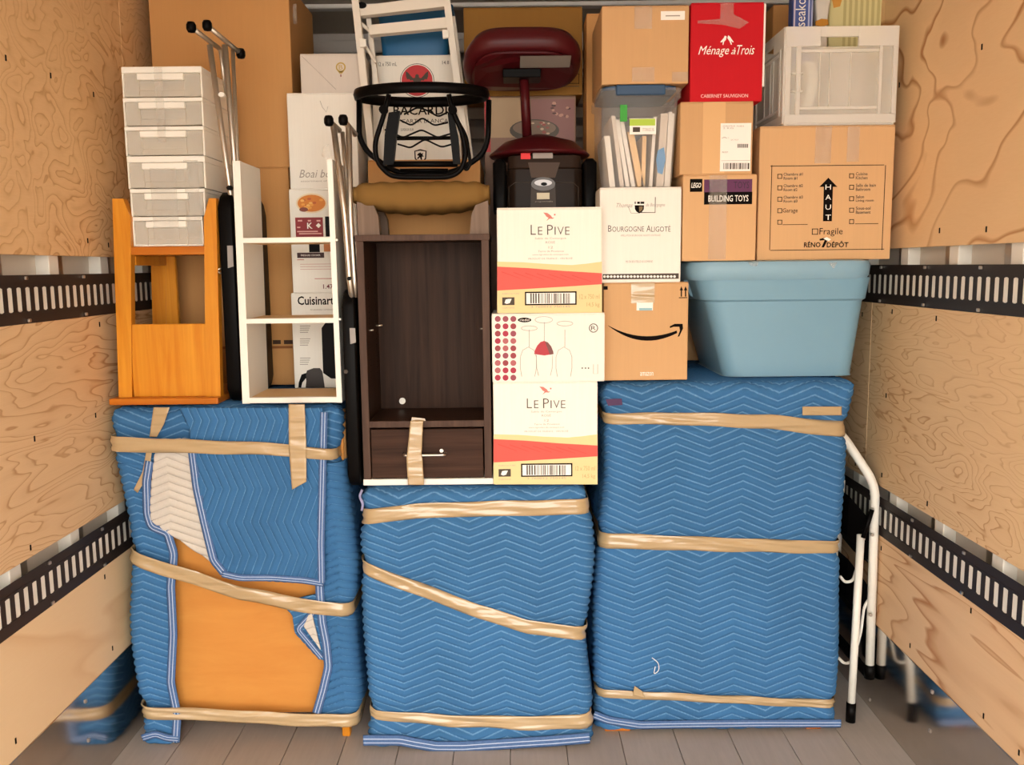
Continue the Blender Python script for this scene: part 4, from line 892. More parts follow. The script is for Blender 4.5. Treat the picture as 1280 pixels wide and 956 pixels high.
# cartons of the rear row
e, b = carton('tall_carton', 'tall narrow brown carton standing behind the clear tote', (733, 17, 752, 200), .42, .14, M['card_dark'], ZCT, ZP(742, 17, .42))
e, b = carton('rear_carton', 'brown carton seen in the gap between parcel box and blue tub', (836, 358, 900, 450), .61, .20, M['card'], ZCT, ZP(866, 358, .61))
e, b = carton('upright_carton', 'brown carton standing behind the frosted crate', (966, 6, 1010, 60), .62, .22, M['card_dark'], ZCT, ZP(985, 6, .62))
# stack behind the bookcase
PY_ = .33
zQ = ZP(400, 366, PY_); zR = ZP(400, 236, PY_); zS = ZP(400, 116, PY_); zU = ZP(410, 67, PY_ + .02)
e, b = carton('coffee_maker_box', 'white product box showing a black coffee maker and carafe, behind the bookcase', (366, 366, 448, 490), PY_, .2, M['card_w'], ZA, zQ)
text(e, M['ink'], 'Cuisinart', 372, 370, 417.5, 381, PY_, bold=.02); text(e, M['ink_pale'], 'PROGRAMMABLE COFFEEMAKER', 388, 386, 417, 388, PY_)
ppoly('printed_machine', e, M['black'], [(402, 410), (407, 403), (446, 403), (446, 474), (414, 473), (404, 466)], PY_); ppoly('printed_carafe', e, plain((40, 30, 26), .4), [(382, 468), (384, 463), (392, 460), (400, 460), (403, 464), (405.5, 480), (406, 484.5), (382, 484.5), (383, 476)], PY_)
ppoly('printed_carafe_handle', e, M['black'], [(383, 466), (377, 468), (373.5, 478), (373, 484.5), (376.5, 484.5), (378, 478), (383, 472)], PY_)
for t in (407, 423, 447): prects('printed_text_line', e, M['ink_pale'], [(375, t + k * 2.6, 388 - k, t + .9 + k * 2.6) for k in range(4)], PY_)
e, b = carton('cooker_box', 'white product box with a food dish picture and red panel, under the script-lettered box', (363.5, 236, 447, 366), PY_, .2, M['card_w'], zQ, zR)
cx_ = lambda a: 355 + a / 6.375; cy_ = lambda a: 225 + a / 6.373
ppoly('printed_dish', e, plain((236, 216, 180), .5), pcirc(cx_(220), cy_(185), 19.5, 12.5, 24), PY_); ppoly('printed_food', e, plain((214, 126, 30), .5), pcirc(cx_(220), cy_(185), 17.5, 10.6, 24), PY_, .0009)
r = random.Random(8)
for k in range(16): ppoly('printed_food', e, plain(((232, 160, 60), (190, 90, 24), (240, 186, 96))[k % 3], .5), pcirc(cx_(220) + r.uniform(-12, 12), cy_(185) + r.uniform(-7, 7), 2.6, 1.6, 8), PY_, .0012 + k * .00004)
ppoly('printed_bowl', e, plain((130, 60, 40), .5), pcirc(cx_(158), cy_(235), 5.5, 2.8, 14), PY_, .002)
prect('printed_red_panel', e, plain((140, 24, 32), .5), cx_(92), cy_(298), cx_(312), cy_(452), PY_); prect('printed_dark_panel', e, M['black'], cx_(330), cy_(290), cx_(368), cy_(450), PY_)
text(e, M['white_ink'], 'K', cx_(185), cy_(340), cx_(228), cy_(388), PY_, bold=.02, off=.0011); ppoly('printed_ring', e, M['white_ink'], pcirc(cx_(275), cy_(362), 3.2, n=4), PY_, .0009)
prects('printed_text_line', e, plain((226, 170, 160), .6), [(cx_(105), cy_(405), cx_(270), cy_(415)), (cx_(120), cy_(422), cx_(300), cy_(432)), (cx_(105), cy_(372), cx_(130), cy_(382)), (cx_(110), cy_(318), cx_(145), cy_(330)), (cx_(190), cy_(318), cx_(215), cy_(330)), (cx_(260), cy_(318), cx_(290), cy_(330))], PY_ - .0006)
prect('printed_pot', e, M['black'], cx_(200), cy_(495), cx_(285), cy_(575), PY_); prect('printed_band', e, plain((58, 22, 26), .5), cx_(105), cy_(578), cx_(320), cy_(620), PY_); text(e, M['white_ink'], 'PRESSURE COOKER', cx_(135), cy_(592), cx_(290), cy_(606), PY_, off=.0011)
prect('printed_picture', e, plain((196, 120, 60), .5), cx_(318), cy_(505), cx_(375), cy_(570), PY_); prects('printed_text_line', e, plain((190, 120, 110), .6), [(cx_(105), cy_(632), cx_(160), cy_(638))] + [(cx_(130), cy_(668 + k * 20), cx_(400), cy_(671 + k * 20)) for k in range(3)] + [(cx_(245), cy_(782), cx_(400), cy_(788))], PY_)
text(e, plain((110, 40, 50), .6), '1.47', cx_(312), cy_(830), cx_(392), cy_(866), PY_, bold=.02)
e, b = carton('white_carton', 'plain white box with grey script lettering, behind the bookcase', (360.5, 116, 447, 236), PY_, .2, M['card_w'], zR, zS)
text(e, M['ink_pale'], 'Boai box', 374, 212, 421, 222, PY_, .3); text(e, M['ink_pale'], 'assortment of cups', 376, 225, 421, 228, PY_); outline(e, [(400, 126), (403, 134), (408, 140), (410, 133)], PY_)
e, b = carton('grey_carton', 'pale grey box with a gold balloon emblem, on the plain white box', (375.5, 67, 455, 116), PY_ + .02, .18, M['card_grey'], zS, zU)
gold = plain((190, 160, 76), .4); ppoly('printed_balloon', e, gold, pcirc(426, 84, 6.2, n=20), PY_ + .02); ppoly('printed_balloon_face', e, M['card_grey'], pcirc(426, 84, 4.4, n=16), PY_ + .02, .0009); text(e, gold, 'B', 423.5, 81, 428.5, 87, PY_ + .02, off=.0012)
ppoly('printed_balloon_neck', e, gold, [(422, 89), (430, 89), (427.5, 92), (424.5, 92)], PY_ + .02); prect('printed_balloon_basket', e, plain((150, 80, 70), .5), 425.4, 93, 426.8, 96, PY_ + .02); outline(e, [(377, 70), (400, 92), (420, 112)], PY_ + .02, .0005)
WY = .42
e, b = carton('lower_carton', 'brown carton with hand-hole marks standing behind the open bookcase', (214, 210, 366, 480), WY, .34, M['card_dark'], ZA, ZP(290, 210, WY))
prects('printed_mark', e, plain((70, 44, 24), .7), [(341, 425, 351, 430), (355, 425, 366, 430)], WY); prect('flap_edge', e, plain((150, 92, 44), .7), 216, 433, 366, 436, WY, .003)
e, b = carton('tall_carton', 'big tall brown carton reaching to the roof behind the plastic drawers', (191, -20, 365, 210), WY - .002, .36, M['card_dark'], ZP(290, 210, WY), ZP(290, -20, WY))
seal(e, (365.5, 5, 371, 30), WY + .05)
# rear boxes in the middle
e, b = carton('support_carton', 'brown carton below the bat-emblem box, seen under the tan cushion', (463, 207, 602, 420), .29, .45, M['card_dark'], ZB, ZP(530, 207, .46))
BY = .44
e, b = carton('rum_carton', 'white carton with a red round bat emblem behind the black metal frame', (466, 69, 576, 207), BY, .26, M['card_w'], ZP(530, 207, .46), ZP(520, 69, BY))
rx = lambda a: 460 + a / 5.977; ry = lambda a: 60 + a / 5.975
ppoly('printed_ring', e, M['ink'], pcirc(rx(367), ry(243), 21.3, n=36), BY, .0005); ppoly('printed_ring', e, M['card_w'], pcirc(rx(367), ry(243), 20.6, n=36), BY, .0007); ppoly('printed_disc', e, plain((190, 34, 40), .5), pcirc(rx(367), ry(243), 19.4, n=36), BY, .0010)
ppoly('printed_bat', e, M['ink_grey'], [(rx(a), ry(c)) for a, c in ((283, 172), (304, 188), (322, 210), (338, 226), (352, 222), (354, 204), (362, 196), (372, 196), (380, 204), (382, 222), (396, 226), (412, 210), (430, 188), (451, 172), (450, 212), (440, 236), (426, 232), (416, 246), (402, 240), (388, 256), (378, 262), (367, 276), (356, 262), (346, 256), (332, 240), (318, 246), (308, 232), (294, 236), (284, 212))], BY, .0013)
text(e, M['ink'], 'BACARDI', rx(190), ry(430), rx(590), ry(500), BY, bold=.01); text(e, M['ink_grey'], '12 x 750 mL', rx(75), ry(105), rx(215), ry(135), BY); text(e, M['ink_grey'], '14.8', rx(555), ry(95), rx(605), ry(122), BY)
text(e, M['ink_grey'], 'CARTA BLANCA', rx(250), ry(530), rx(600), ry(560), BY); text(e, M['ink_grey'], 'SUPERIOR RUM', rx(245), ry(600), rx(340), ry(620), BY); prect('printed_stripe', e, M['ink'], rx(200), ry(660), rx(640), ry(688), BY)
outline(e, [(rx(a), ry(c)) for a, c in ((350, 770), (390, 760), (433, 770), (430, 825), (410, 848), (375, 848), (353, 825))], BY, .0022, 'ink', 'printed_shield', True)
ppoly('printed_lion', e, M['ink'], [(rx(a), ry(c)) for a, c in ((378, 785), (392, 780), (400, 790), (412, 782), (408, 800), (418, 810), (402, 812), (405, 838), (394, 832), (388, 815), (372, 832), (368, 822), (382, 806), (366, 800))], BY)
# blue tub behind the ladder, on the rum carton
e2 = empty('blue_bin', (XP(515, 60, BY), BY + .12, ZP(520, 69, BY)), 'deep blue plastic bin behind the ladder, on the bat-emblem carton', 'bin')
q = RC(472, 10, 562, 69, BY + .03); o = loft('bin_body', e2, M['teal'], [(q[0] + .012, q[1] - .008, BY + .035, BY + .24, ZP(520, 69, BY) + .0005, .02), (q[0], q[1], BY + .03, BY + .25, q[3] - .01, .025), (q[0] - .008, q[1] + .012, BY + .02, BY + .26, q[3] - .009, .03), (q[0] - .008, q[1] + .012, BY + .02, BY + .26, q[3] + .012, .03)], 4); autosmooth(o, 30)
# stool boxes
SY = .50
e, b = carton('picture_carton', 'carton printed with a dim photo of a grill, behind the red stool post', (606, 120, 720, 260), SY, .2, plain((150, 116, 96), .5), ZB, ZP(663, 120, SY))
prect('printed_red_edge', e, plain((196, 50, 56), .5), 606, 121, 613, 190, SY); prect('printed_pale_field', e, plain((190, 160, 124), .5), 613, 122, 655, 172, SY); prect('printed_pink_field', e, plain((150, 104, 98), .5), 664, 124, 718, 190, SY)
ppoly('printed_grill', e, plain((84, 74, 62), .5), pcirc(668, 163, 31, 14, 26), SY, .0009); ppoly('printed_grill_plate', e, plain((136, 112, 94), .5), pcirc(668, 160, 27, 9.5, 24), SY, .0012)
r = random.Random(3)
for k in range(26): ppoly('printed_food', e, plain(((200, 150, 130), (220, 190, 160), (90, 60, 56), (170, 90, 80))[k % 4], .5), pcirc(*( (r.uniform(655, 690), r.uniform(153, 167)) if k % 2 else (r.uniform(685, 712), r.uniform(128, 146))), r.uniform(1.4, 3), r.uniform(1, 2), 8), SY, .0015 + k * .00004)
e, b = carton('shaded_mustard_carton', 'mustard brown carton, dim shade painted into its colour, with black block print, behind the red stool seat', (580, 9, 728, 120), SY - .01, .22, M['card_must_shaded'], ZP(663, 120, SY), ZP(655, 9, SY - .01))
frame(e, 640, 92.5, 724, 105, SY - .01, .7); r = random.Random(6); a = 664; bars = []
while a < 706:
    w = r.choice((1.4, 2.2, 3)); bars.append((a, 94, a + w, 104)); a += w + .9
prects('printed_block_letters', e, M['ink_grey'], bars, SY - .01); prect('printed_rule', e, M['ink_grey'], 640, 108, 724, 108.7, SY - .01)
# ------------------------------------------------------------------ furniture and frames
# pine stand holding the plastic drawers
PYs = .02
st = empty('pine_stand', (XP(210, 500, PYs), PYs + .15, ZA), 'orange varnished pine stand holding the plastic drawer tower', 'stand')
pcx = lambda a: a / 3.1875; pcy = lambda a: 220 + a / 3.1875
zb0 = ZA; zbt = ZP(205, 496, PYs)
q = RC(138, 496, 274, 507, PYs - .02)
box('base_board', st, M['pine_x'], q[0], q[1], PYs - .03, PYs + .31, zb0, zbt, .003, 2)
def ppx(l, Y): return [(W(pcx(a), pcy(c), Y).x, max(W(pcx(a), pcy(c), Y).z, zbt - .0005)) for a, c in l]
Lp = ppx([(447, 90), (490, 90), (520, 165), (526, 890), (474, 890)], PYs); Rp = ppx([(812, 165), (832, 88), (860, 88), (880, 890), (822, 890)], PYs)
for P in (Lp, Rp): prism('front_post', st, M['pine'], P, PYs, PYs + .028)
for P in (Lp, Rp): prism('rear_post', st, M['pine'], P, PYs + .27, PYs + .295)
zr0, zr1 = ZP(210, 318.5, PYs), ZP(210, 308, PYs)
xa, xb = XP(162, 312, PYs), XP(256, 312, PYs)
box('shelf', st, M['pine_x'], xa - .002, xb + .003, PYs + .004, PYs + .29, zr0, zr1, .002)
q = RC(164, 405, 258, 495, PYs)
box('front_panel', st, M['pine'], q[0] - .002, q[1] + .002, PYs + .006, PYs + .018, zbt - .0005, q[3], .002); box('back_slat', st, M['pine'], XP(206, 360, PYs + .28), XP(222, 360, PYs + .28), PYs + .272, PYs + .29, zbt, zr0, .002)
for s_, xx in (('l', xa), ('r', xb)): box('side_rail', st, M['pine'], xx - .012, xx + .004, PYs + .03, PYs + .27, zr0 - .03, zr0, .002)

# plastic drawer tower
TYd = .035; edges = [(150, 251, 83), (152, 252, 122), (154, 254, 158), (156, 255, 195), (160, 256, 236), (164, 255, 271), (165, 254, 305)]
dt = empty('drawer_tower', (XP(205, 300, TYd), TYd + .15, zr1), 'tower of six frosted plastic drawers on the pine stand', 'drawers')
DD = .26
for i in range(6):
    l0, r0, t = edges[i]; l1, r1, bt = edges[i + 1]
    zt_, zb2 = ZP(205, t, TYd), ZP(205, bt, TYd)
    if i == 5: zb2 = zr1 + .0005
    xl_, xr_ = XP((l0 + l1) / 2, t, TYd), XP((r0 + r1) / 2, t, TYd)
    if i == 5: xl_, xr_ = XP(166, 290, TYd), XP(254, 290, TYd)
    h = zt_ - zb2; w = .005
    cap = .018 if i in (0, 3) else .011
    ou = boxes('drawer_shell', dt, M['milk'], [(xl_, xr_, TYd, TYd + DD, zt_ - cap, zt_), (xl_, xl_ + w, TYd, TYd + DD, zb2 + .0005, zt_ - cap), (xr_ - w, xr_, TYd, TYd + DD, zb2 + .0005, zt_ - cap), (xl_, xr_, TYd + DD - .004, TYd + DD, zb2 + .0005, zt_ - cap)] + ([(xl_, xr_, TYd, TYd + DD, zb2 + .0005, zb2 + .006)] if i == 5 else []), .0015)
    fr_ = boxes('drawer', dt, M['frost_b'], [(xl_ + w + .001, xr_ - w - .001, TYd + .002, TYd + .006, zb2 + .004, zt_ - cap - .001), (xl_ + w + .001, xr_ - w - .001, TYd + .006, TYd + DD - .01, zb2 + .003, zb2 + .006), (xl_ + w + .001, xl_ + w + .004, TYd + .006, TYd + DD - .01, zb2 + .004, zt_ - cap - .012), (xr_ - w - .004, xr_ - w - .001, TYd + .006, TYd + DD - .01, zb2 + .004, zt_ - cap - .012)], .0008)
    W0 = xr_ - xl_
    box('handle', fr_, M['white'], xl_ + W0 * .2, xl_ + W0 * .78, TYd - .008, TYd + .004, zt_ - cap - .021, zt_ - cap - .002, .002)
    boxes('inner_frame', fr_, M['frost_b'], [(xl_ + W0 * .2, xl_ + W0 * .215, TYd - .001, TYd + .002, zb2 + .004, zt_ - cap - .02), (xl_ + W0 * .765, xl_ + W0 * .78, TYd - .001, TYd + .002, zb2 + .004, zt_ - cap - .02), (xl_ + W0 * .2, xl_ + W0 * .78, TYd - .001, TYd + .002, zb2 + .020, zb2 + .023)], .0004)
    rr = random.Random(i + 3)
    boxes('drawer_contents', fr_, plain(((170, 146, 114), (164, 136, 104), (176, 154, 124))[i % 3], .8), [(xl_ + W0 * a, xl_ + W0 * (a + .34), TYd + .03 + rr.uniform(0, .03), TYd + .2, zb2 + .0065, zb2 + .02 + rr.uniform(0, .03)) for a in (.12, .5)], .003)
prect('tape_strip', dt, M['seal'], 195, 84, 205, 178, TYd - .009); prect('tape_strip', dt, M['seal'], 190, 210, 222, 300, TYd - .009); prect('tape_strip', dt, M['seal'], 232, 200, 250, 298, TYd - .0015)

# folding tables standing on edge
def folding_table(label, panel, pz0, legs, feet, Yt, depth, tilt=0):
    x0, x1, z1 = panel
    e = empty('folding_table', ((x0 + x1) / 2, Yt + depth / 2, pz0), label, 'table')
    n = 6; th = (x1 - x0)
    pts = []
    zm = [(pz0, .35), (pz0 + .012, .75), (pz0 + .04, 1), (z1 - .05, 1), (z1 - .015, .7), (z1, .3)]
    secs = []
    for z_, f in zm:
        c = (x0 + x1) / 2 + tilt * (z_ - pz0) / (z1 - pz0); secs.append((c - th / 2 * (f * .4 + .6), c + th / 2 * (f * .4 + .6), Yt + (1 - f) * .05, Yt + depth - (1 - f) * .05, z_, .006))
    autosmooth(loft('table_top', e, M['black'], secs, 3), 50)
    for pl, r_ in legs: ptube('leg', e, M['steel'], [p[:2] for p in pl], [p[2] for p in pl], r_, 0, 10)
    for (a, b_, y) in feet:
        c = W(a, b_, y); o = lathe('foot_cap', e, M['black'], [(.0, -.016), (.010, -.014), (.014, -.006), (.014, .006), (.010, .014), (0, .016)], c, 14)
    return e
e = folding_table('black folding table standing on edge between pine stand and bookcase, legs up', (XP(279, 400, .03), XP(297, 400, .03), ZP(290, 240, .05)), ZA,
    [([(262, 56, .04), (288, 240, .06), (293, 262, .07)], .0085), ([(281, 56, .06), (293, 200, .07), (294, 262, .08)], .0085), ([(291, 62, .13), (297, 205, .12), (296, 260, .12)], .006), ([(275, 62, .05), (283, 120, .09)], .005),
     ([(239, 34, .0), (276, 62, .12)], .0075), ([(259, 32, .03), (301, 67, .16)], .0075)], [(239, 34, .0), (259, 32, .03), (301, 67, .16)], .03, .375)
for a, b_, y in ((278, 119, .04), (288, 235, .05)): ppoly('clip', e, M['white'] if b_ < 200 else M['black'], pcirc(a, b_, 4, 3, 10), y, .01)
ppoly('sticker', e, plain((150, 144, 140), .5), [(284, 307), (291, 307), (292, 333), (285, 335)], .028, .0012); ptube('latch', e, M['steel'], [(276, 335), (271, 338), (276, 342)], .028, .003, 0)
e = folding_table('black folding table standing on edge beside the dark wood cabinet, legs up', (XP(431, 500, -.035), XP(447, 500, -.035), ZP(445, 362, -.02)), ZB,
    [([(417, 158, .0), (431, 270, -.01), (437, 348, -.015), (440, 372, -.015)], .009), ([(436, 158, .02), (438, 270, .01), (443, 350, .0), (444, 372, .0)], .009), ([(428, 165, .05), (434, 230, .045), (440, 300, .04), (443, 372, .04)], .0065), ([(411, 151, -.03), (424, 163, .06)], .0085), ([(429, 150, -.02), (444, 168, .08)], .0085)],
    [(411, 151, -.03), (429, 150, -.02)], -.035, .5, .0)
for a, b_ in ((437, 348), (433, 464)): ppoly('bolt', e, M['ink_grey'] if b_ > 400 else M['black'], pcirc(a, b_, 2.6, n=10), -.03, .010)
ppoly('sticker', e, plain((150, 144, 140), .5), [(437, 410), (444, 410), (445, 428), (438, 430)], -.037, .0012)

# white open bookcase
KYb = -.005
bc = empty('bookcase', (XP(360, 500, KYb), KYb + .11, ZA), 'white open bookcase with three shelves and no back, on the half-wrapped cabinet', 'bookcase')
DB = .21
def leanbox(nm, mat, xt, xbm, w, za, zb3, ya, yb2):
    v = [(xbm, ya, za), (xbm + w, ya, za), (xbm + w, yb2, za), (xbm, yb2, za), (xt, ya, zb3), (xt + w, ya, zb3), (xt + w, yb2, zb3), (xt, yb2, zb3)]
    return frompy(nm, v, [[0, 1, 2, 3], [4, 5, 6, 7], [0, 1, 5, 4], [1, 2, 6, 5], [2, 3, 7, 6], [3, 0, 4, 7]], mat, bc)
ztl, ztr = ZP(295, 201, KYb), ZP(413, 199, KYb)
xlt, xlb, xrt, xrb = XP(290.5, 200, KYb), XP(303, 503, KYb), XP(408.5, 198, KYb), XP(421, 503, KYb)
o = leanbox('side_panel', M['white'], xlt, xlb, .022, ZA, ztl, KYb, KYb + .02); leanbox('side_face', M['white'], xlt + .001, xlb + .001, .020, ZA, ztl - .0005, KYb + .0195, KYb + DB)
leanbox('side_panel', M['white'], xrt, xrb, .016, ZA, ztr, KYb, KYb + .02); leanbox('side_face', M['white'], xrt + .001, xrb + .001, .014, ZA, ztr - .0005, KYb + .0195, KYb + DB)
lean = lambda z_: (xlb + (xlt - xlb) * (z_ - ZA) / (ztl - ZA) + .02, xrb + (xrt - xrb) * (z_ - ZA) / (ztr - ZA) + .002)
for py, th in ((300, .015), (401, .015), (494, .017)):
    zc_ = ZP(358, py, KYb); 
    if py == 494: zc_ = ZA + th / 2 + .0005
    a, b_ = lean(zc_)
    s_ = box('shelf', bc, M['chip'], a, b_, KYb + .019, KYb + DB, zc_ - th / 2, zc_ + th / 2 - .001, .001); box('shelf_edge', s_, M['white'], a, b_, KYb + .001, KYb + .0195, zc_ - th / 2, zc_ + th / 2, .001)
ppoly('torn_tape', bc, M['seal'], [(404, 184), (411, 180), (413, 197), (409, 199), (402, 195)], KYb - .001)
for a, b_ in ((421, 300), (425, 399)): ppoly('cam_cover', bc, M['white_ink'], pcirc(a, b_, 1.5, n=10), KYb - .0002)

# dark wood cabinet with one drawer
DY = -.01; DCb = .26
x0, x1, _, _ = RC(450, 450, 613, 455, DY); zbt = ZB; zw = ZP(530, 598.5, DY); ztp = ZP(530, 293, DY)
dc = empty('wood_cabinet', ((x0 + x1) / 2, DY + DCb / 2, ZB), 'dark brown wooden cabinet with an open bay and a taped bottom drawer', 'cabinet')
box('plinth', dc, M['white'], x0 - .002, x1 + .004, DY, DY + DCb, ZB, zw, .001)
for a, b_ in ((x0, x0 + .022), (x1 - .022, x1)): 
    o = box('side_panel', dc, M['walnut'], a, b_, DY + .004, DY + DCb, zw, ztp - .018, .001); box('edge_strip', o, M['walnut_edge'], a, b_, DY, DY + .0045, zw, ztp - .018, .001)
o = box('top_panel', dc, M['walnut_x'], x0 - .003, x1 + .003, DY + .003, DY + DCb, ztp - .018, ztp, .001); box('edge_strip', o, M['walnut_edge'], x0 - .003, x1 + .003, DY - .001, DY + .0035, ztp - .018, ztp, .001)
box('back_panel', dc, M['walnut'], x0 + .021, x1 - .021, DY + DCb - .012, DY + DCb - .002, zw, ztp - .017, .0005)
zs1, zs0 = ZP(530, 526, DY), ZP(530, 534, DY)
o = box('shelf', dc, M['walnut_x'], x0 + .0215, x1 - .0215, DY + .004, DY + DCb - .012, zs0, zs1, .001); box('edge_strip', o, M['walnut_edge'], x0 + .0215, x1 - .0215, DY, DY + .0045, zs0, zs1, .001)
dr = box('drawer', dc, M['walnut_x'], x0 + .025, x1 - .026, DY + .002, DY + .22, zw + .003, zs0 - .006, .0015)
q0 = W(505, 569, DY - .02); q1 = W(556, 568, DY - .02)
hd = tube('handle', dr, M['steel'], [(q0.x, DY + .003, q0.z), (q0.x, DY - .022, q0.z), (q1.x, DY - .022, q0.z), (q1.x, DY + .003, q0.z)], .0042, 8, False, .008); ppoly('handle_stop', dr, M['steel'], pcirc(552, 563, 2.4, n=10), DY + .001, .006)
ruled('packing_tape', dc, M['tape'], [(513, 526), (509, 567), (508, 572), (510, 606)], [(529, 526), (527, 567), (528, 572), (530, 606)], DY - .027, 0, .002, .002, 71, th=.001); ppoly('tape_end', dc, M['tape'], [(515, 521), (531, 523), (532, 526), (514, 527)], DY - .004, .002)
for k in range(18):
    zz_ = ZP(530, 345 + k * 7.6, DY); 
    for yy in (DY + .06, DY + .19): box('peg_hole', dc, M['ink'], x0 + .0215, x0 + .0226, yy - .002, yy + .002, zz_ - .002, zz_ + .002, 0)
for a, b_ in (((461, 413), (467, 412.5)), ((470, 407), (478, 406.5))): ptube('shelf_pin', dc, M['steel'], [a, b_], DY + .05, .0022)
ptube('shelf_pin', dc, M['steel'], [(600, 411), (605, 410.5)], DY + .06, .0022); c = W(503, 501, DY + DCb - .014); ppoly('cam_cover', dc, M['white'], pcirc(503, 501, 4, n=14), DY + DCb - .012, .003)

# upholstered stool upside down on the cabinet
HY = .0
hs = empty('cushioned_stool', (XP(525, 292, HY), HY + .13, ztp), 'tan cushion on grey wooden supports, on top of the dark wood cabinet', 'stool')
for pl in ([(445, 252), (466, 256), (472, 270), (474, 293), (447, 293)], [(594, 256), (610, 250), (611, 293), (587, 293), (589, 268)]):
    P = [(W(a, c, HY).x, max(W(a, c, HY).z, ztp)) for a, c in pl]
    P = [(p[0], ztp) if c[1] >= 293 else p for p, c in zip(P, pl)]
    for yy in (HY + .012, HY + .20): prism('wooden_support', hs, M['greywood'], P, yy, yy + .035)
n, m = 44, 18; V = []; 
xa, xb = XP(438, 243, HY), XP(611, 243, HY)
for i in range(n + 1):
    u = -1 + 2 * i / n; a = 1 - abs(u) ** 14
    zu = ZP(525, 224 + 2 * abs(u) ** 3, HY); zl = ZP(525, 265 - 10 * abs(u) ** 2, HY)
    for j in range(m):
        t = 2 * math.pi * j / m; cc, ss = math.cos(t), math.sin(t)
        sgn = lambda q: math.copysign(abs(q) ** .6, q)
        h_ = (zu - zl) / 2 * max(.80, a ** .3); V.append(((xa + xb) / 2 + (xb - xa) / 2 * u, HY + .12 + .13 * sgn(cc) * max(.8, a ** .5), (zu + zl) / 2 + h_ * sgn(ss) + .002 * math.sin(u * 23 + t)))
Fc = [[i * m + j, i * m + (j + 1) % m, (i + 1) * m + (j + 1) % m, (i + 1) * m + j] for i in range(n) for j in range(m)] + [list(range(m)), list(range(n * m, n * m + m))]
frompy('cushion', V, Fc, M['cushion'], hs, True)
cu_top = ZP(525, 224, HY)

# black metal frame with ring
NY = .02; RR = .205
c0 = W(530, 122, NY + RR); rcz = ZP(530, 108, NY)
nf = empty('metal_frame', (c0.x, NY + .12, cu_top), 'black metal stool frame with a round ring and zigzag springs, on the tan cushion', 'frame')
ring = [(c0.x + RR * math.cos(t), NY + .13 + RR * .62 * math.sin(t), rcz) for t in [2 * math.pi * k / 48 for k in range(48)]]
v = []; f = []
for k in range(48):
    a = 2 * math.pi * k / 48; cx, sy = math.cos(a), math.sin(a)
    for rr_, dz in ((RR, -.014), (RR + .004, 0), (RR, .014), (RR - .012, .016), (RR - .018, 0), (RR - .012, -.016)): v.append((c0.x + rr_ * cx, NY + .13 + rr_ * .62 * sy, rcz + dz))
for k in range(48):
    for j in range(6): f.append([k * 6 + j, k * 6 + (j + 1) % 6, ((k + 1) % 48) * 6 + (j + 1) % 6, ((k + 1) % 48) * 6 + j])
frompy('ring', v, f, M['black'], nf, True)
zbot = 221.5
ptube('outer_loop', nf, M['black'], [(449, 125), (449, 172), (459, 190), (478, 205), (500, 217), (560, 217), (584, 207), (603, 193), (610, 175), (611, 125)], .14, .0085, .04)
ptube('inner_loop', nf, M['black'], [(486, 118), (481, 140), (468, 180), (471, 203), (487, 219), (500, zbot), (560, zbot), (575, 215), (583, 195), (578, 165), (566, 140), (561, 118)], .03, .0075, .03)
ptube('inner_loop', nf, M['black'], [(566, 140), (583, 170), (588, 205), (583, 214), (578, 205)], .06, .005, .02)
ptube('cross_bar', nf, M['black'], [(484, 205), (572, 205)], .05, .009); ptube('cross_bar', nf, M['black'], [(500, 213), (560, 213)], .09, .006); ptube('cross_bar', nf, M['black'], [(497, 172), (566, 172)], .09, .004)
for pl in ([(487, 142), (501, 140), (497, 168), (493, 206), (480, 208), (482, 170)], [(560, 142), (566, 140), (573, 170), (576, 206), (567, 206), (563, 170)]): ppoly('side_plate', nf, M['black'], pl, .06, .02)
for a in (480, 566): ppoly('pivot', nf, M['black_mat'], pcirc(a, 138, 5.5, n=14), .03, .018)
for zzp in ([(500, 150), (514, 157), (528, 147), (543, 157), (560, 153)], [(481, 162), (504, 172), (527, 162), (547, 172), (567, 166)], [(497, 180), (513, 185), (531, 174), (552, 184), (566, 180)], [(505, 143), (522, 134), (534, 138), (548, 146), (560, 140)]):
    ptube('zigzag_spring', nf, M['black'], zzp, .055, .0028, .01, 6)

# white ladder
LDY = .31
ld = empty('white_ladder', (XP(510, 100, LDY), LDY + .05, ZP(530, 207, .46)), 'white metal step ladder standing behind the black metal frame', 'ladder')
def rail(nm, pt, pb, w, d, Y):
    a, b_ = W(*pt, Y), W(*pb, Y); dr_ = (b_ - a); zt2 = ZP(530, 207, .46); k = (zt2 - a.z) / dr_.z; b_ = a + dr_ * k
    v = [(a.x - w / 2, Y, a.z), (a.x + w / 2, Y, a.z), (a.x + w / 2, Y + d, a.z), (a.x - w / 2, Y + d, a.z), (b_.x - w / 2, Y, b_.z), (b_.x + w / 2, Y, b_.z), (b_.x + w / 2, Y + d, b_.z), (b_.x - w / 2, Y + d, b_.z)]
    return frompy(nm, v, [[0, 1, 2, 3], [4, 5, 6, 7], [0, 1, 5, 4], [1, 2, 6, 5], [2, 3, 7, 6], [3, 0, 4, 7]], M['white_mat'], ld)
rail('rail', (441, -25), (455, 105), .022, .03, LDY); rail('rail', (555, -25), (572, 105), .022, .03, LDY); rail('rear_rail', (459, 10), (470, 105), .015, .02, LDY + .06); rail('rear_rail', (566, 20), (577, 105), .014, .02, LDY + .06)
for p in ([(446, 12), (556, -2), (557, 12), (448, 24)], [(463, 35), (560, 25), (561, 38), (464, 47)], [(446, -14), (556, -28), (556, -18), (446, -4)]): ppoly('step', ld, M['white_mat'], p, LDY + .045, .035)
ptube('brace', ld, M['white_mat'], [(453, 52), (470, 78)], LDY + .03, .005); ptube('brace', ld, M['white_mat'], [(448, 26), (463, 40)], LDY + .03, .006)
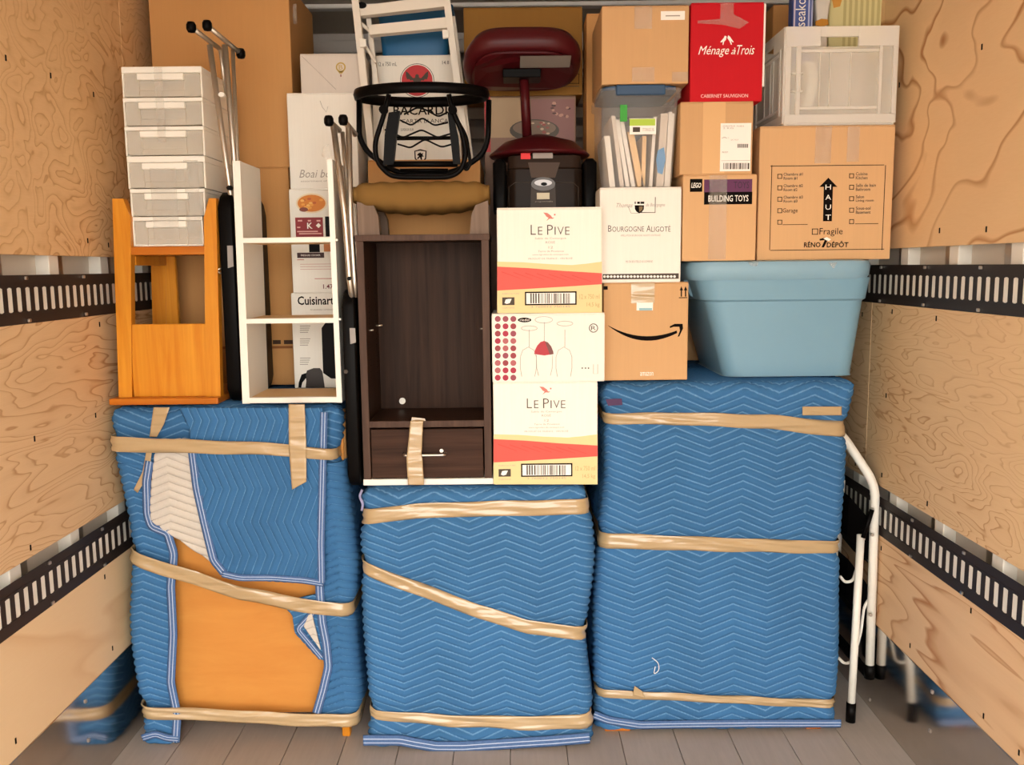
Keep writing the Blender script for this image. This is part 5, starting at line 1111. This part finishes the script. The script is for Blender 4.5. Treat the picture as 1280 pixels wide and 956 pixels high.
for a, b_ in ((454, 54), (557, 43)): ppoly('bracket', ld, M['white'], [(a - 4, b_ - 5), (a + 4, b_ - 4), (a + 4, b_ + 5), (a - 3, b_ + 6)], LDY - .001, .012)
ppoly('end_cap', ld, M['black'], pcirc(453, 8, 6, 4, 12), LDY + .02, .015)

# red stool and dark appliance
MY = .16
zap = ZP(680, 191, MY)
x0, x1, _, _ = RC(634, 230, 729, 235, MY)
e, b = carton('support_box', 'brown carton hidden behind the upper coral-banded wine carton', (632, 268, 732, 420), .24, .2, M['card'], ZB, ZP(680, 262, MY))
ap = empty('kitchen_appliance', ((x0 + x1) / 2, MY + .13, ZP(680, 262, MY)), 'dark brown kitchen appliance with an oval badge under the red stool', 'appliance')
zb2 = ZP(680, 262, MY)
autosmooth(loft('body', ap, M['machine'], [(x0, x1, MY + .01, MY + .27, zb2, .03), (x0, x1, MY + .008, MY + .27, ZP(680, 212, MY), .03), (x0 + .002, x1 - .002, MY + .008, MY + .27, ZP(680, 211, MY), .03)], 5), 40)
autosmooth(loft('lid', ap, M['machine_b'], [(x0 + .004, x1 - .004, MY + .012, MY + .265, ZP(680, 211, MY), .03), (x0 + .001, x1 - .001, MY + .006, MY + .268, ZP(680, 209, MY), .03), (x0 + .004, x1 - .004, MY + .01, MY + .262, ZP(680, 194, MY), .03), (x0 + .02, x1 - .02, MY + .03, MY + .25, zap, .03)], 5), 40)
for s_ in (0, 1):
    xx = (x0 - .045) if s_ == 0 else x1 + .002; autosmooth(loft('side_pod', ap, M['black'], [(xx, xx + .043, MY + .02, MY + .25, zb2, .012), (xx, xx + .043, MY + .02, MY + .25, ZP(680, 202, MY), .012), (xx + .01, xx + .033, MY + .03, MY + .24, ZP(680, 197, MY), .01)], 4), 40)
ppoly('control_panel', ap, plain((70, 62, 57), .4, 0, .1), [(664, 228), (694, 228), (695, 262), (663, 262)], MY + .008, .004); ppoly('badge', ap, plain((96, 92, 92), .3, 0, .2), pcirc(679, 230, 15, 8.5, 26), MY + .004, .004); ppoly('badge_centre', ap, plain((190, 190, 196), .3, 0, .6), pcirc(679, 228.5, 11, 4, 22), MY, .002); ppoly('badge_hole', ap, M['black'], pcirc(680, 230, 4, 2.2, 12), MY - .002, .001)
prect('label', ap, plain((216, 206, 180), .6), 671, 241, 687, 249, MY + .003, .001); text(ap, M['ink_pale'], 'programmable', 669, 251, 691, 253, MY + .003)
prect('red_sticker', ap, plain((230, 24, 28), .5), 651, 190.5, 663, 199, MY + .008, .003); prect('silver_label', ap, plain((150, 136, 126), .4), 666, 191, 691, 198, MY + .008, .003)
ppoly('lid_plate', ap, plain((76, 60, 50), .4, 0, .1), [(660, 203), (700, 203), (694, 222), (664, 222)], MY + .007, .002)
outline(ap, [(636, 258), (636, 234), (644, 228), (664, 228)], MY + .008, .001, 'ink_grey', 'seam'); outline(ap, [(694, 228), (716, 228), (723, 234), (723, 258)], MY + .008, .001, 'ink_grey', 'seam')
# stool
cxs = XP(657, 150, MY + .13); cys = MY + .13
so = empty('red_stool', (cxs, cys, zap), 'burgundy vinyl stool with a padded seat, single post and domed base', 'stool')
zdome = ZP(657, 168, cys)
rb = XP(737, 186, cys) - XP(674, 186, cys)
lathe('base', so, M['maroon'], [(.001, zdome), (.02, zdome - .002), (rb * .35, zdome - .012), (rb * .7, zdome - .028), (rb * .96, zap + .012), (rb, zap + .006), (rb * .97, zap + .0005), (rb * .5, zap), (.001, zap)], (XP(674, 180, cys), cys, 0), 40)
ptube('post', so, M['maroon'], [(659, 172), (654, 82)], cys, .0155, 0, 16)
# seat: rounded slab, underside visible from below
zs = ZP(652, 62, MY - .02); zt3 = ZP(652, 27, MY - .02)
xl3, xr3 = XP(576, 60, MY), XP(730, 60, MY); yc = MY + .13; n = 56
def seat_ring(ins, z_):
    out = []
    for k in range(n):
        t = 2 * math.pi * k / n; cx, sy = math.cos(t), math.sin(t)
        sg = lambda q, p_: math.copysign(abs(q) ** p_, q)
        rx_ = (xr3 - xl3) / 2 - ins; out.append(((xl3 + xr3) / 2 + rx_ * sg(cx, .5), yc + (.15 - ins) * sg(sy, .75), z_ - (.022 * max(0, -cx) ** 3) - .22 * (sy + 1) * .15))
    return out
prof = [(.03, zs + .002), (.012, zs), (.002, zs + .012), (0, zs + .035), (.004, zt3 - .03), (.02, zt3 - .010), (.06, zt3 - .001), (.12, zt3)]
v = []; f = []
for ins, z_ in prof: v += seat_ring(ins, z_)
for i in range(len(prof) - 1):
    for j in range(n): f.append([i * n + j, i * n + (j + 1) % n, (i + 1) * n + (j + 1) % n, (i + 1) * n + j])
f.append(list(range((len(prof) - 1) * n, len(prof) * n)))
frompy('seat', v, f, M['maroon'], so, True)
v = seat_ring(.028, zs + .003) + seat_ring(.028, zs - .004); f = [list(range(n)), list(range(n, 2 * n))] + [[j, (j + 1) % n, n + (j + 1) % n, n + j] for j in range(n)]
frompy('seat_underside', v, f, M['maroon'], so)
box('mounting_plate', so, M['black'], XP(652, 82, cys) - .06, XP(652, 82, cys) + .06, cys - .05, cys + .05, zs - .060, zs - .034, .002)
lx0, lx1 = XP(650, 62, MY + .05), XP(713, 62, MY + .05); frompy('label', [(lx0, yc - .122, zs - .0125), (lx1, yc - .122, zs - .0125), (lx1, yc - .040, zs - .0300), (lx0, yc - .040, zs - .0300)], [[0, 1, 2, 3]], plain((150, 142, 134), .6), so)

# folded white step stool beside the chest
fs = empty('step_stool', (XP(1075, 880, .25), .28, 0), 'white folding step stool with black treads leaning between chest and plywood wall', 'step stool')
f1 = WZ(1063, 903, .0); f2 = WZ(1087, 845, .0)
yA, yB = f1.y, f2.y
tube('front_leg', fs, M['white'], [W(1076, 668, yA + .06), W(1064, 882, yA + .005)], .0125, 12); tube('foot', fs, M['black'], [W(1064, 878, yA + .005), Vector((f1.x, yA, .004))], .0155, 12)
yB = .15; top = [W(1046, 540, .19), W(1056, 548, .19), W(1088, 596, .165), W(1094, 614, .16), W(1087, 832, yB)]
tube('rear_frame', fs, M['white'], top, .0145, 12, False, .06); tube('foot', fs, M['black'], [W(1087, 830, yB), W(1086.5, 847, yB)], .017, 12)
tube('front_leg', fs, M['white'], [W(1052, 600, .36), W(1046, 700, .36)], .0125, 10)
for (a, b_, c, d) in ((1050, 612, 1086, 652), (1050, 690, 1078, 726), (1048, 790, 1074, 822)):
    p0, p1 = W(a, b_, .33), W(c, d, .21); w_ = .028
    bm = bmesh.new(); dv = (p1 - p0); 
    vs_ = [p0 + Vector((0, .10, .0)), p0 + Vector((0, -.08, 0)), p1 + Vector((0, -.06, 0)), p1 + Vector((0, .12, 0))]
    bmv = [bm.verts.new(q) for q in vs_] + [bm.verts.new(q - Vector((.0, 0, .17))) for q in vs_]
    for fc in ([0, 1, 2, 3], [4, 5, 6, 7], [0, 1, 5, 4], [1, 2, 6, 5], [2, 3, 7, 6], [3, 0, 4, 7]): bm.faces.new([bmv[q] for q in fc])
    for q in bmv[4:]: q.co.z += .125 if b_ > 750 else .03
    frombm('tread', bm, M['black_mat'], fs)
for pl in ([(1050, 720), (1056, 728), (1066, 726), (1072, 706), (1076, 690)], [(1048, 822), (1056, 830), (1066, 826), (1076, 790), (1080, 758), (1090, 742)]): ptube('guide_rod', fs, M['white'], pl, .16, .005, .02, 8)
ptube('link', fs, M['black'], [(1079, 672), (1090, 637)], .115, .008, 0, 8)
for a, b_, y_ in ((1079, 673, .155), (1090, 636, .155), (1074, 722, .14), (1070, 820, .11), (1090, 668, .25), (1088, 768, .30)): ppoly('rivet', fs, M['steel'], pcirc(a, b_, 2.2, n=8), min(y_, .135), .004)
